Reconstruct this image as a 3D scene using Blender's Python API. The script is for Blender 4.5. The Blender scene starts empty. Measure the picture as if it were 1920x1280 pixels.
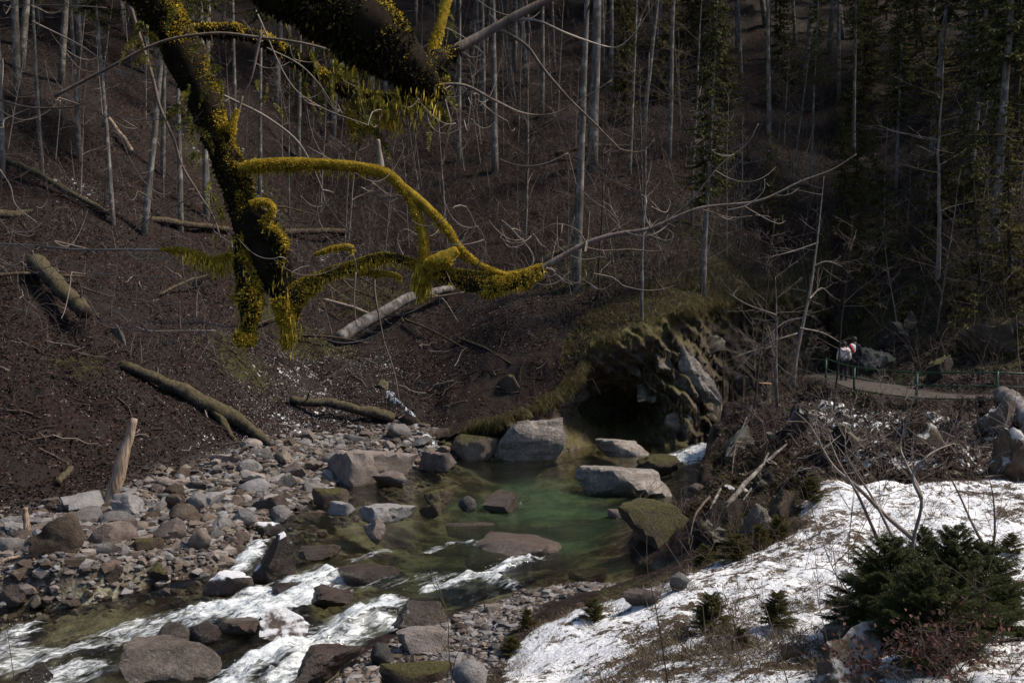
import bpy, bmesh, math, random
import numpy as np
from mathutils import Vector, Matrix, Euler

random.seed(7)
RNG = np.random.default_rng(7)
S = bpy.context.scene
COL = S.collection
R = math.radians

# ------------------------------------------------------------------ camera, sky, sun, exposure
CAM_Z = 6.5
FPX = 1920 * 35 / 36.0            # focal length in photograph pixels
PITCH = math.atan(80 / FPX)
cam_d = bpy.data.cameras.new('camera')
cam_d.lens = 35; cam_d.sensor_width = 36; cam_d.sensor_fit = 'HORIZONTAL'
cam_d.clip_start = 0.1; cam_d.clip_end = 2000
cam = bpy.data.objects.new('camera', cam_d); COL.objects.link(cam)
cam.location = (0, 0, CAM_Z)
cam.rotation_euler = (R(90) - PITCH, 0, 0)
S.camera = cam

SUN_EL, SUN_AZ = 50, 88           # sun stands behind the hillside, to the right (azimuth from +Y towards +X)
w = bpy.data.worlds.new('World'); S.world = w; w.use_nodes = True
nt = w.node_tree; nt.nodes.clear()
sky = nt.nodes.new('ShaderNodeTexSky'); sky.sky_type = 'NISHITA'; sky.sun_disc = False
sky.sun_elevation = R(SUN_EL); sky.sun_rotation = R(SUN_AZ)
bg = nt.nodes.new('ShaderNodeBackground'); bg.inputs['Strength'].default_value = 0.105
wo = nt.nodes.new('ShaderNodeOutputWorld')
nt.links.new(sky.outputs[0], bg.inputs[0]); nt.links.new(bg.outputs[0], wo.inputs[0])

sl = bpy.data.lights.new('sun', 'SUN'); sl.energy = 3.7; sl.angle = R(10.0); sl.color = (1.0, 0.90, 0.77)
sun = bpy.data.objects.new('sun', sl); COL.objects.link(sun)
sdir = Vector((math.sin(R(SUN_AZ)) * math.cos(R(SUN_EL)), math.cos(R(SUN_AZ)) * math.cos(R(SUN_EL)), math.sin(R(SUN_EL))))
sun.rotation_euler = sdir.to_track_quat('Z', 'Y').to_euler()
sun.location = (0, 0, 60)
S.view_settings.view_transform = 'Standard'; S.view_settings.look = 'None'
S.view_settings.gamma = 1; S.view_settings.use_curve_mapping = False
S.view_settings.exposure = 0.64
S.render.engine = 'CYCLES'
S.cycles.max_bounces = 5; S.cycles.diffuse_bounces = 3; S.cycles.glossy_bounces = 2
S.cycles.transmission_bounces = 4; S.cycles.transparent_max_bounces = 8
S.cycles.caustics_reflective = False; S.cycles.caustics_refractive = False
S.cycles.use_denoising = True
S.cycles.sample_clamp_indirect = 4

# ------------------------------------------------------------------ pixel of the photograph -> place in the world
cp, sp = math.cos(PITCH), math.sin(PITCH)
def raydir(px, py):
    u = (px - 960) / FPX; v = (640 - py) / FPX
    return np.array((u, cp + v * sp, -sp + v * cp))
def P(px, py, d):                 # point at depth d
    return np.array((0, 0, CAM_Z)) + raydir(px, py) * d
def Wz(px, py, z=0.0):            # point on the level z
    r = raydir(px, py); return np.array((0, 0, CAM_Z)) + r * ((z - CAM_Z) / r[2])
def proj(p):
    x, y, z = p[0], p[1], p[2] - CAM_Z
    d = y * cp - z * sp; v = (y * sp + z * cp) / d; u = x / d
    return 960 + u * FPX, 640 - v * FPX, d

# ------------------------------------------------------------------ noise (cheap value noise in numpy)
_perm = np.random.default_rng(3).random((64, 64, 64)).astype(np.float32)
def vnoise(p):                    # p (...,3) -> [-1,1]
    p = np.asarray(p, float); i = np.floor(p).astype(int); f = p - i
    f = f * f * (3 - 2 * f); out = 0
    for dx in (0, 1):
        for dy in (0, 1):
            for dz in (0, 1):
                w_ = (f[..., 0] if dx else 1 - f[..., 0]) * (f[..., 1] if dy else 1 - f[..., 1]) * (f[..., 2] if dz else 1 - f[..., 2])
                out = out + w_ * _perm[(i[..., 0] + dx) & 63, (i[..., 1] + dy) & 63, (i[..., 2] + dz) & 63]
    return out * 2 - 1
def fbm(p, oct=4, gain=.5):
    p = np.asarray(p, float); a = 1; s = 0; n = 0
    for k in range(oct):
        s = s + a * vnoise(p * (2.03 ** k) + 17.3 * k); n += a; a *= gain
    return s / n
def sstep(a, b, x):
    t = np.clip((x - a) / (b - a), 0, 1); return t * t * (3 - 2 * t)

# ------------------------------------------------------------------ mesh helpers
def new_mesh(name, V, quads=None, tris=None, mats=(), smooth=True, mi=None, sharp=None):
    V = np.asarray(V, np.float32).reshape(-1, 3)
    q = np.asarray(quads, np.int32).reshape(-1, 4) if quads is not None and len(quads) else np.zeros((0, 4), np.int32)
    t = np.asarray(tris, np.int32).reshape(-1, 3) if tris is not None and len(tris) else np.zeros((0, 3), np.int32)
    me = bpy.data.meshes.new(name)
    me.vertices.add(len(V)); me.vertices.foreach_set('co', V.ravel())
    nl = q.size + t.size
    me.loops.add(nl); me.loops.foreach_set('vertex_index', np.concatenate([q.ravel(), t.ravel()]))
    nq, n_t = len(q), len(t)
    me.polygons.add(nq + n_t)
    st = np.concatenate([np.arange(nq) * 4, nq * 4 + np.arange(n_t) * 3]).astype(np.int32)
    me.polygons.foreach_set('loop_start', st)
    if mi is not None: me.polygons.foreach_set('material_index', np.asarray(mi, np.int32))
    me.update(calc_edges=True); me.validate()
    me.polygons.foreach_set('use_smooth', np.full(len(me.polygons), smooth))
    if sharp: me.set_sharp_from_angle(angle=R(sharp))
    for m in mats: me.materials.append(m)
    return me
class MB:                          # collects tubes, blades and sheets into ONE mesh
    def __init__(s): s.V = []; s.Q = []; s.T = []; s.n = 0
    def add(s, V, Q=None, T=None):
        V = np.asarray(V, float).reshape(-1, 3)
        if Q is not None and len(Q): s.Q.append(np.asarray(Q, int).reshape(-1, 4) + s.n)
        if T is not None and len(T): s.T.append(np.asarray(T, int).reshape(-1, 3) + s.n)
        s.V.append(V); s.n += len(V)
    def tube(s, pts, rad, sides=6, rough=0.0, cap=True, seed=0, rfreq=2.5):
        pts = np.asarray(pts, float); rad = np.broadcast_to(np.asarray(rad, float), (len(pts),)).copy(); n = len(pts)
        tan = np.gradient(pts, axis=0); tan /= np.linalg.norm(tan, axis=1)[:, None] + 1e-9
        ref = np.array((0, 0, 1.0)) if abs(tan[:, 2]).mean() < .8 else np.array((1.0, 0.1, 0))
        a = np.cross(tan, ref); a /= np.linalg.norm(a, axis=1)[:, None] + 1e-9
        b = np.cross(tan, a)
        th = np.arange(sides) * 2 * math.pi / sides
        ring = a[:, None, :] * np.cos(th)[None, :, None] + b[:, None, :] * np.sin(th)[None, :, None]
        rr = rad[:, None] * np.ones((1, sides))
        if rough:
            q = pts[:, None, :] + ring * rad[:, None, None]
            rr = rr * (1 + rough * fbm(q * rfreq / max(rad.max(), 1e-3) * .25 + seed * 3.1, 3))
        V = (pts[:, None, :] + ring * rr[..., None]).reshape(-1, 3)
        i = np.arange(n - 1)[:, None] * sides; j = np.arange(sides)[None, :]; k = (j + 1) % sides
        Q = np.stack([i + j, i + k, i + sides + k, i + sides + j], -1).reshape(-1, 4)
        T = []
        if cap:
            V = np.vstack([V, pts[0], pts[-1]]); c0, c1 = n * sides, n * sides + 1; e = (n - 1) * sides
            for q in range(sides):
                T.append((c0, (q + 1) % sides, q)); T.append((c1, e + q, e + (q + 1) % sides))
        s.add(V, Q, T); return ring
    def box(s, c, h, rot=None):
        c = np.asarray(c, float); h = np.asarray(h, float)
        V = np.array([(x, y, z) for x in (-1, 1) for y in (-1, 1) for z in (-1, 1)], float) * h
        if rot is not None: V = V @ np.asarray(rot).T
        s.add(V + c, [(0, 1, 3, 2), (4, 6, 7, 5), (0, 4, 5, 1), (2, 3, 7, 6), (0, 2, 6, 4), (1, 5, 7, 3)])
    def mesh(s, name, mat, smooth=True):
        V = np.vstack(s.V) if s.V else np.zeros((0, 3))
        return new_mesh(name, V, np.vstack(s.Q) if s.Q else None, np.vstack(s.T) if s.T else None, (mat,) if mat else (), smooth)
    def build(s, name, mat, parent=None, smooth=True):
        return link(name, s.mesh(name, mat, smooth), parent)
def link(name, me, parent=None):
    o = bpy.data.objects.new(name, me); COL.objects.link(o)
    if parent is not None: o.parent = parent
    return o
def tag(o, label=None, cat=None, group=None, kind=None):
    if label: o['label'] = label
    if cat: o['category'] = cat
    if group: o['group'] = group
    if kind: o['kind'] = kind
    return o
def thing(name, label, cat, loc=(0, 0, 0), group=None):
    o = bpy.data.objects.new(name, None); COL.objects.link(o); o.location = tuple(loc); o.empty_display_size = .2
    return tag(o, label, cat, group)
def dup(root, loc, rz=0, sc=1.0, label=None, group=None, tilt=(0, 0)):
    r = root.copy(); COL.objects.link(r); r.location = tuple(loc); r.rotation_euler = (tilt[0], tilt[1], rz)
    r.scale = (sc, sc, sc) if np.isscalar(sc) else sc
    if label: r['label'] = label
    if group: r['group'] = group
    for ch in root.children:
        c = ch.copy(); COL.objects.link(c); c.parent = r
        for g in ch.children:
            d = g.copy(); COL.objects.link(d); d.parent = c
    return r
def smooth_path(pts, n=None, step=None):     # Catmull-Rom through the given points
    pts = np.asarray(pts, float)
    if len(pts) < 3:
        m = n or 8; t = np.linspace(0, 1, m)[:, None]; return pts[0] * (1 - t) + pts[-1] * t
    k = n or max(2, int(24 / len(pts)) + 2)
    p = np.vstack([2 * pts[0] - pts[1], pts, 2 * pts[-1] - pts[-2]]); out = []
    for i in range(1, len(p) - 2):
        for t in np.linspace(0, 1, k, endpoint=False):
            a, b, c, d = p[i - 1], p[i], p[i + 1], p[i + 2]
            out.append(.5 * ((2 * b) + (c - a) * t + (2 * a - 5 * b + 4 * c - d) * t * t + (-a + 3 * b - 3 * c + d) * t ** 3))
    out.append(pts[-1]); return np.array(out)

# ------------------------------------------------------------------ materials
def nodes(name):
    m = bpy.data.materials.new(name); m.use_nodes = True; t = m.node_tree; t.nodes.clear()
    o = t.nodes.new('ShaderNodeOutputMaterial'); b = t.nodes.new('ShaderNodeBsdfPrincipled')
    t.links.new(b.outputs[0], o.inputs[0]); return m, t, b, o
def N(t, typ, **kw):
    n = t.nodes.new(typ)
    for k, v in kw.items():
        if k in n.inputs.keys() if isinstance(k, str) else False: n.inputs[k].default_value = v
        else: setattr(n, k, v)
    return n
def tex(t, vec, typ='ShaderNodeTexNoise', scale=5, detail=4, rough=.6, stretch=None, **kw):
    n = t.nodes.new(typ); n.inputs['Scale'].default_value = scale
    if typ == 'ShaderNodeTexNoise': n.inputs['Detail'].default_value = detail; n.inputs['Roughness'].default_value = rough
    if stretch is not None:
        mp = t.nodes.new('ShaderNodeMapping'); mp.inputs['Scale'].default_value = stretch
        if 'rot' in kw: mp.inputs['Rotation'].default_value = kw['rot']
        t.links.new(vec, mp.inputs['Vector']); vec = mp.outputs[0]
    t.links.new(vec, n.inputs['Vector']); return n
def ramp(t, fac, stops):
    r = t.nodes.new('ShaderNodeValToRGB'); e = r.color_ramp.elements
    while len(e) < len(stops): e.new(0.5)
    for k, (p, c) in enumerate(stops):
        e[k].position = p; e[k].color = (*c, 1) if not np.isscalar(c) else (c, c, c, 1)
    t.links.new(fac, r.inputs[0]); return r.outputs[0]
def mix(t, fac, a, b, mode='MIX'):
    m = t.nodes.new('ShaderNodeMix'); m.data_type = 'RGBA'; m.blend_type = mode
    for idx, v in ((0, fac), (6, a), (7, b)):
        if hasattr(v, 'links'): t.links.new(v, m.inputs[idx])
        else: m.inputs[idx].default_value = v if np.isscalar(v) else (*v, 1)[:4]
    return m.outputs[2]
def mth(t, op, a, b=0.0, c=None, clamp=False):
    m = t.nodes.new('ShaderNodeMath'); m.operation = op; m.use_clamp = clamp
    for i, v in enumerate((a, b) if c is None else (a, b, c)):
        if hasattr(v, 'links'): t.links.new(v, m.inputs[i])
        else: m.inputs[i].default_value = v
    return m.outputs[0]
def bump(t, h, b, dist=.02, strength=1.0):
    n = t.nodes.new('ShaderNodeBump'); n.inputs['Distance'].default_value = dist; n.inputs['Strength'].default_value = strength
    t.links.new(h, n.inputs['Height']); t.links.new(n.outputs[0], b.inputs['Normal']); return n
def attr(t, name): n = t.nodes.new('ShaderNodeAttribute'); n.attribute_name = name; return n.outputs['Fac']
def wpos(t): return t.nodes.new('ShaderNodeNewGeometry').outputs['Position']
def opos(t): return t.nodes.new('ShaderNodeTexCoord').outputs['Object']
def upz(t):
    g = t.nodes.new('ShaderNodeNewGeometry'); s_ = t.nodes.new('ShaderNodeSeparateXYZ'); t.links.new(g.outputs['Normal'], s_.inputs[0]); return s_.outputs[2]
def orand(t): return t.nodes.new('ShaderNodeObjectInfo').outputs['Random']
def isl(t): return t.nodes.new('ShaderNodeNewGeometry').outputs['Random Per Island']
def setc(b, c, rough=.9, spec=.3):
    if hasattr(c, 'links'): b.id_data.links.new(c, b.inputs['Base Color'])
    else: b.inputs['Base Color'].default_value = (*c, 1)
    b.inputs['Roughness'].default_value = rough; b.inputs['Specular IOR Level'].default_value = spec

def mat_ground():
    m, t, b, o = nodes('forest_floor'); p = wpos(t)
    vor = tex(t, p, 'ShaderNodeTexVoronoi', 11); vc = vor.outputs['Color']
    sep = t.nodes.new('ShaderNodeSeparateColor'); t.links.new(vc, sep.inputs[0])
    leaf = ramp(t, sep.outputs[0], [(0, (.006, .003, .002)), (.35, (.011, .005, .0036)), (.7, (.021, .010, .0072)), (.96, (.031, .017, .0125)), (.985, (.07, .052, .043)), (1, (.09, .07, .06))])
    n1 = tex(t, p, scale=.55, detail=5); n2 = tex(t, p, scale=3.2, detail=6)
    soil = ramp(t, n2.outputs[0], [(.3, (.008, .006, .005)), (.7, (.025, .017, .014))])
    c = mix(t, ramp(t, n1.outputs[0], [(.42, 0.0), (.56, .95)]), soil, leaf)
    # moss
    mm = mth(t, 'ADD', attr(t, 'moss'), mth(t, 'MULTIPLY', mth(t, 'SUBTRACT', n2.outputs[0], .5), 1.6))
    mossc = ramp(t, tex(t, p, scale=14, detail=4).outputs[0], [(.3, (.012, .012, .004)), (.55, (.038, .034, .009)), (.75, (.085, .072, .026))])
    c = mix(t, ramp(t, mm, [(.42, 0.0), (.62, 1.0)]), c, mossc)
    # wet gravel / pebbles
    v2 = tex(t, p, 'ShaderNodeTexVoronoi', 9); s2 = t.nodes.new('ShaderNodeSeparateColor'); t.links.new(v2.outputs['Color'], s2.inputs[0])
    peb = ramp(t, s2.outputs[1], [(0, (.03, .024, .02)), (.4, (.07, .058, .05)), (.7, (.11, .09, .078)), (1, (.17, .15, .135))])
    c = mix(t, attr(t, 'gravel'), c, peb)
    # stream bed under water
    bedc = ramp(t, tex(t, p, scale=.95, detail=7, rough=.68).outputs[0], [(.40, (.02, .013, .008)), (.48, (.085, .062, .040)), (.55, (.22, .20, .14)), (.7, (.32, .30, .22))])
    vb = tex(t, p, 'ShaderNodeTexVoronoi', 2.4); bedc = mix(t, ramp(t, vb.outputs['Distance'], [(.16, .8), (.26, 0.0)]), bedc, (.03, .022, .014))
    c = mix(t, attr(t, 'bed'), c, bedc)
    pathc = ramp(t, n2.outputs[0], [(.3, (.05, .04, .034)), (.7, (.09, .073, .062))])
    c = mix(t, attr(t, 'path'), c, pathc)
    # snow: full cover with holes of grass, thin dusting where the attribute is low
    nf = tex(t, p, scale=5.5, detail=8, rough=.68); nf2 = tex(t, p, scale=1.1, detail=3)
    ns = tex(t, p, scale=26, detail=5, rough=.7)
    sm = mth(t, 'ADD', mth(t, 'MULTIPLY', attr(t, 'snow'), 1.0), mth(t, 'MULTIPLY', mth(t, 'SUBTRACT', nf.outputs[0], .5), 1.7))
    sm = mth(t, 'ADD', sm, mth(t, 'MULTIPLY', mth(t, 'SUBTRACT', nf2.outputs[0], .5), .9))
    sm = mth(t, 'ADD', sm, mth(t, 'MULTIPLY', mth(t, 'SUBTRACT', ns.outputs[0], .5), .8))
    smask = ramp(t, sm, [(.46, 0.0), (.56, 1.0)])
    grassc = ramp(t, tex(t, p, scale=30, detail=4, stretch=(1, .25, .3)).outputs[0], [(.3, (.03, .02, .012)), (.55, (.10, .07, .045)), (.75, (.22, .17, .11))])
    c = mix(t, ramp(t, attr(t, 'snow'), [(.25, 0.0), (.6, 1.0)]), c, grassc)
    c = mix(t, smask, c, (.78, .785, .80))
    setc(b, c, .9, .2)
    rg = t.nodes.new('ShaderNodeMix'); rg.data_type = 'FLOAT'
    h = mth(t, 'ADD', mth(t, 'MULTIPLY', vor.outputs['Distance'], .6), mth(t, 'ADD', mth(t, 'MULTIPLY', n2.outputs[0], 1.4), mth(t, 'MULTIPLY', smask, .9)))
    h = mth(t, 'ADD', h, mth(t, 'MULTIPLY', ns.outputs[0], .8))
    bump(t, h, b, .045, .9); return m

def mat_rock(name, stops, rough=.85, spec=.3, snow=0.0, moss=0.0, scale=1.6, strata=None, vary=True):
    m, t, b, o = nodes(name); p = wpos(t)
    if vary:
        ad = t.nodes.new('ShaderNodeVectorMath'); ad.operation = 'ADD'; cb = t.nodes.new('ShaderNodeCombineXYZ')
        rv = mth(t, 'MULTIPLY', orand(t), 40); 
        for k in range(3): t.links.new(rv, cb.inputs[k])
        t.links.new(p, ad.inputs[0]); t.links.new(cb.outputs[0], ad.inputs[1]); p = ad.outputs[0]
    n1 = tex(t, p, scale=scale, detail=7, rough=.62, stretch=strata)
    n2 = tex(t, p, scale=scale * 6, detail=7, rough=.75)
    f = mth(t, 'ADD', n1.outputs[0], mth(t, 'MULTIPLY', mth(t, 'SUBTRACT', n2.outputs[0], .5), .95))
    if vary: f = mth(t, 'ADD', mth(t, 'MULTIPLY', mth(t, 'SUBTRACT', f, .5), .75), mth(t, 'ADD', mth(t, 'MULTIPLY', orand(t), .62), .19))
    c = ramp(t, f, stops)
    vo = tex(t, p, 'ShaderNodeTexVoronoi', scale * 1.3); vo.feature = 'DISTANCE_TO_EDGE'
    crack = ramp(t, vo.outputs['Distance'], [(0.0, .55), (.03, 1.0)])
    cm = tex(t, p, scale=scale * 1.1, detail=2)
    c = mix(t, mth(t, 'MULTIPLY', ramp(t, cm.outputs[0], [(.45, 0.0), (.6, 1.0)]), .5), c, mix(t, 1.0, c, crack, 'MULTIPLY'))
    uz = upz(t)
    if moss:
        k = mth(t, 'ADD', mth(t, 'MULTIPLY', uz, .6), mth(t, 'MULTIPLY', n1.outputs[0], .9))
        mc = ramp(t, n2.outputs[0], [(.3, (.025, .022, .007)), (.6, (.085, .075, .02)), (.8, (.15, .12, .05))])
        c = mix(t, mth(t, 'MULTIPLY', ramp(t, k, [(.62, 0.0), (.85, 1.0)]), moss), c, mc)
    rr = None
    if snow:
        k = mth(t, 'ADD', mth(t, 'MULTIPLY', uz, .55), mth(t, 'MULTIPLY', n1.outputs[0], .9))
        k = mth(t, 'ADD', k, mth(t, 'MULTIPLY', n2.outputs[0], .35))
        c = mix(t, mth(t, 'MULTIPLY', ramp(t, k, [(.86, 0.0), (1.0, 1.0)]), snow), c, (.78, .78, .80))
    setc(b, c, rough, spec)
    bump(t, mth(t, 'ADD', mth(t, 'ADD', f, mth(t, 'MULTIPLY', n2.outputs[0], .6)), mth(t, 'MULTIPLY', crack, .3)), b, .06, 1.0); return m

def mat_bark(name, stops, scale=6, stretch=(1, 1, .22), moss=0.0, rough=.9, lichen=0.0):
    m, t, b, o = nodes(name); p = opos(t)
    n1 = tex(t, p, scale=scale, detail=7, rough=.7, stretch=stretch)
    c = ramp(t, n1.outputs[0], stops)
    n2 = tex(t, p, scale=2.2, detail=5)
    if lichen:
        c = mix(t, mth(t, 'MULTIPLY', ramp(t, n2.outputs[0], [(.5, 0.0), (.62, 1.0)]), lichen), c, (.33, .31, .28))
    if moss:
        k = mth(t, 'ADD', mth(t, 'MULTIPLY', upz(t), .35), n2.outputs[0])
        c = mix(t, mth(t, 'MULTIPLY', ramp(t, k, [(.5, 0.0), (.7, 1.0)]), moss), c, (.10, .085, .02))
    setc(b, c, rough, .2); bump(t, n1.outputs[0], b, .03, .8); return m

def mat_leafy(name, stops, trans=.35, rough=.7, by='island'):
    m, t, b, o = nodes(name)
    c = ramp(t, isl(t) if by == 'island' else tex(t, wpos(t), scale=3, detail=4).outputs[0], stops)
    setc(b, c, rough, .25)
    tr = t.nodes.new('ShaderNodeBsdfTranslucent'); t.links.new(c, tr.inputs[0])
    ms = t.nodes.new('ShaderNodeMixShader'); ms.inputs[0].default_value = trans
    t.links.new(b.outputs[0], ms.inputs[1]); t.links.new(tr.outputs[0], ms.inputs[2]); t.links.new(ms.outputs[0], o.inputs[0]); return m
def mat_plain(name, c, rough=.8, spec=.3, metal=0, nscale=20, var=.35):
    m, t, b, o = nodes(name); n = tex(t, opos(t), scale=nscale, detail=5)
    lo = tuple(x * (1 - var) for x in c); hi = tuple(min(1, x * (1 + var)) for x in c)
    setc(b, ramp(t, n.outputs[0], [(.3, lo), (.7, hi)]), rough, spec); b.inputs['Metallic'].default_value = metal
    bump(t, n.outputs[0], b, .01, .4); return m
# ------------------------------------------------------------------ terrain heights
FLOW = np.array((-0.81, -0.586))
def wlevel(x, y):                 # pool at 0, the stream falls away towards the lower left
    s = (np.asarray(x) + 2.6) * FLOW[0] + (np.asarray(y) - 24.5) * FLOW[1]
    return -0.075 * np.clip(s, 0, 30) - .12 * sstep(-.3, 1.5, s)
def WL(px, py):
    z = 0.0
    for _ in range(12):
        p = Wz(px, py, z); z = float(wlevel(p[0], p[1]))
    return p
CTRL = [  # (px, py, depth)
 (-300,1010,26),(0,955,28.5),(200,930,30.5),(330,880,34),(450,845,37),(600,800,41),(760,775,43.5),(830,800,43),
 (0,1140,22.2),(300,1085,23.8),(470,1000,27.1),(560,945,31),(650,895,35.6),(800,865,39.2),(100,1040,23.9),(330,970,28.2),
 (0,800,31.7),(0,650,35.7),(0,560,38.5),(0,430,43.6),(0,200,53.3),(0,0,66),(0,-300,100),(-500,800,28),(-500,500,38),(-500,100,56),
 (250,760,35),(250,650,39.5),(250,540,43.5),(250,430,49),(250,200,61),(250,0,75),
 (450,760,39.8),(450,650,44.1),(450,560,48.3),(450,430,56),(450,200,68.4),(450,0,84.7),
 (580,740,44),(580,640,48.5),
 (770,780,43.8),(720,700,47),(660,620,52),(600,480,60),(560,370,67),
 (850,700,46),(900,620,49),(950,540,53),(1000,450,58.5),(1100,310,66),(1100,0,92),(800,200,76),(800,0,92),
 (780,560,54),(800,420,63),
 (1000,760,43.5),(900,800,42.5),(1080,700,44.2),(1100,640,44.8),(1200,610,45.5),(1300,580,46.5),(1370,560,47.5),(1450,560,51),(1560,590,58),
 (1250,500,51),(1300,400,57.5),(1350,250,68),(1400,0,92),(1200,420,57),
 (1600,640,54),(1750,640,46),(1920,640,42),(1920,500,47),(1750,500,53),(1600,500,61),(1600,300,74),(1920,300,56),(1920,0,70),(1600,0,96),(2300,500,44),(2300,0,66),
 (1700,905,24),(1920,900,24.5),(1500,915,23.5),(1500,980,20.5),(1350,1050,18.5),(1080,1150,17),(930,1260,15.6),(1200,1280,12),(1500,1280,10),(1800,1280,9),
 (1700,1100,14.5),(2000,1100,14.5),(1300,1150,15),(2200,900,24),
 (1700,860,26.8),(1600,810,30.5),(1850,790,30.5),(1500,760,38.5),(1430,755,40.5),(1450,830,32),(1400,800,36),(1370,850,34.2),(1400,930,27),(1480,905,25.5),
 (1920,760,32.8),(2100,775,30.5),(1720,752,35.2),(1640,728,39.5),(1585,713,44),(1555,700,49),(1540,690,53),
 (1480,778,43.5),(1520,765,47),(1440,800,41),(1570,748,50),
 (1920,728,37),(1720,718,40),(2200,740,34),
 (640,1260,17.1),(690,1225,18),(760,1195,18.6),(870,1155,20),(1000,1100,22.3),(1180,1095,22),(1250,1065,23.2),(1190,1000,27),(1300,930,31),
]
_xyz = np.array([P(*c) for c in CTRL] + [(0, 8, 2.0), (4, 5, 3.6), (0, 2, 4.6), (-4, 3, 4.0), (-5, 8, 1.6), (-3.5, 12, .9), (0, -10, 6), (20, -10, 7), (-20, -10, 6), (20, 8, 5.2), (24, 24, 4.2),
    (-24, 0, 2.0), (-32, 22, 4), (-45, 40, 20), (-70, 60, 45), (60, 40, 28), (90, 80, 60), (-60, 130, 75), (60, 130, 75), (0, 140, 80), (0, -40, 10), (50, -20, 20)])
def _rbf_fit(X, Z, lam=.02):
    D = np.linalg.norm(X[:, None] - X[None], axis=-1); n = len(X)
    A = np.zeros((n + 3, n + 3)); A[:n, :n] = -D - lam * np.eye(n); A[:n, n] = 1; A[:n, n + 1:] = X; A[n:, :n] = A[:n, n:].T
    return np.linalg.solve(A, np.concatenate([Z, np.zeros(3)]))
_w = _rbf_fit(_xyz[:, :2], _xyz[:, 2])
def hsmooth(x, y):
    x = np.asarray(x, float); y = np.asarray(y, float); sh = x.shape; Q = np.stack([x.ravel(), y.ravel()], -1); out = np.empty(len(Q))
    for i in range(0, len(Q), 20000):
        q = Q[i:i + 20000]; D = np.linalg.norm(q[:, None] - _xyz[None, :, :2], axis=-1)
        out[i:i + 20000] = -D @ _w[:-3] + _w[-3] + q @ _w[-2:]
    return out.reshape(sh)
def sdf(poly, x, y):              # signed distance to a polygon, negative inside
    poly = np.asarray(poly, float)[:, :2]; x = np.asarray(x, float); y = np.asarray(y, float)
    d = np.full(x.shape, 1e9); ins = np.zeros(x.shape, bool)
    for a, b in zip(poly, np.roll(poly, -1, 0)):
        e = b - a; t = np.clip(((x - a[0]) * e[0] + (y - a[1]) * e[1]) / (e @ e + 1e-12), 0, 1)
        d = np.minimum(d, np.hypot(x - a[0] - t * e[0], y - a[1] - t * e[1]))
        c = ((a[1] > y) != (b[1] > y)); ins ^= c & (x < (b[0] - a[0]) * (y - a[1]) / (b[1] - a[1] + 1e-12) + a[0])
    return np.where(ins, -d, d)
def dpath(pts, x, y):             # distance to an open line, and its parameter
    pts = np.asarray(pts, float)[:, :2]; d = np.full(np.shape(x), 1e9); tt = np.zeros(np.shape(x)); n = len(pts) - 1
    for k in range(n):
        a, b = pts[k], pts[k + 1]; e = b - a; t = np.clip(((x - a[0]) * e[0] + (y - a[1]) * e[1]) / (e @ e + 1e-12), 0, 1)
        q = np.hypot(x - a[0] - t * e[0], y - a[1] - t * e[1]); m = q < d; d = np.where(m, q, d); tt = np.where(m, (k + t) / n, tt)
    return d, tt

WATER_PX = [(-500,1260),(-150,1165),(0,1140),(130,1128),(220,1108),(300,1092),(400,1070),(470,1010),(560,950),(640,905),(720,890),(800,870),(860,852),(930,848),(1050,846),(1130,840),(1250,832),(1350,812),(1450,792),
            (1560,768),(1560,792),(1440,822),(1362,850),(1345,872),(1318,905),(1290,960),(1190,1000),(1172,1040),(1258,1074),(1200,1104),(1100,1086),(1010,1106),(940,1132),(870,1162),(760,1205),(690,1235),(640,1300),(560,1400),(-200,1700),(-900,1500)]
WATER = np.array([WL(*p) for p in WATER_PX])
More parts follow.
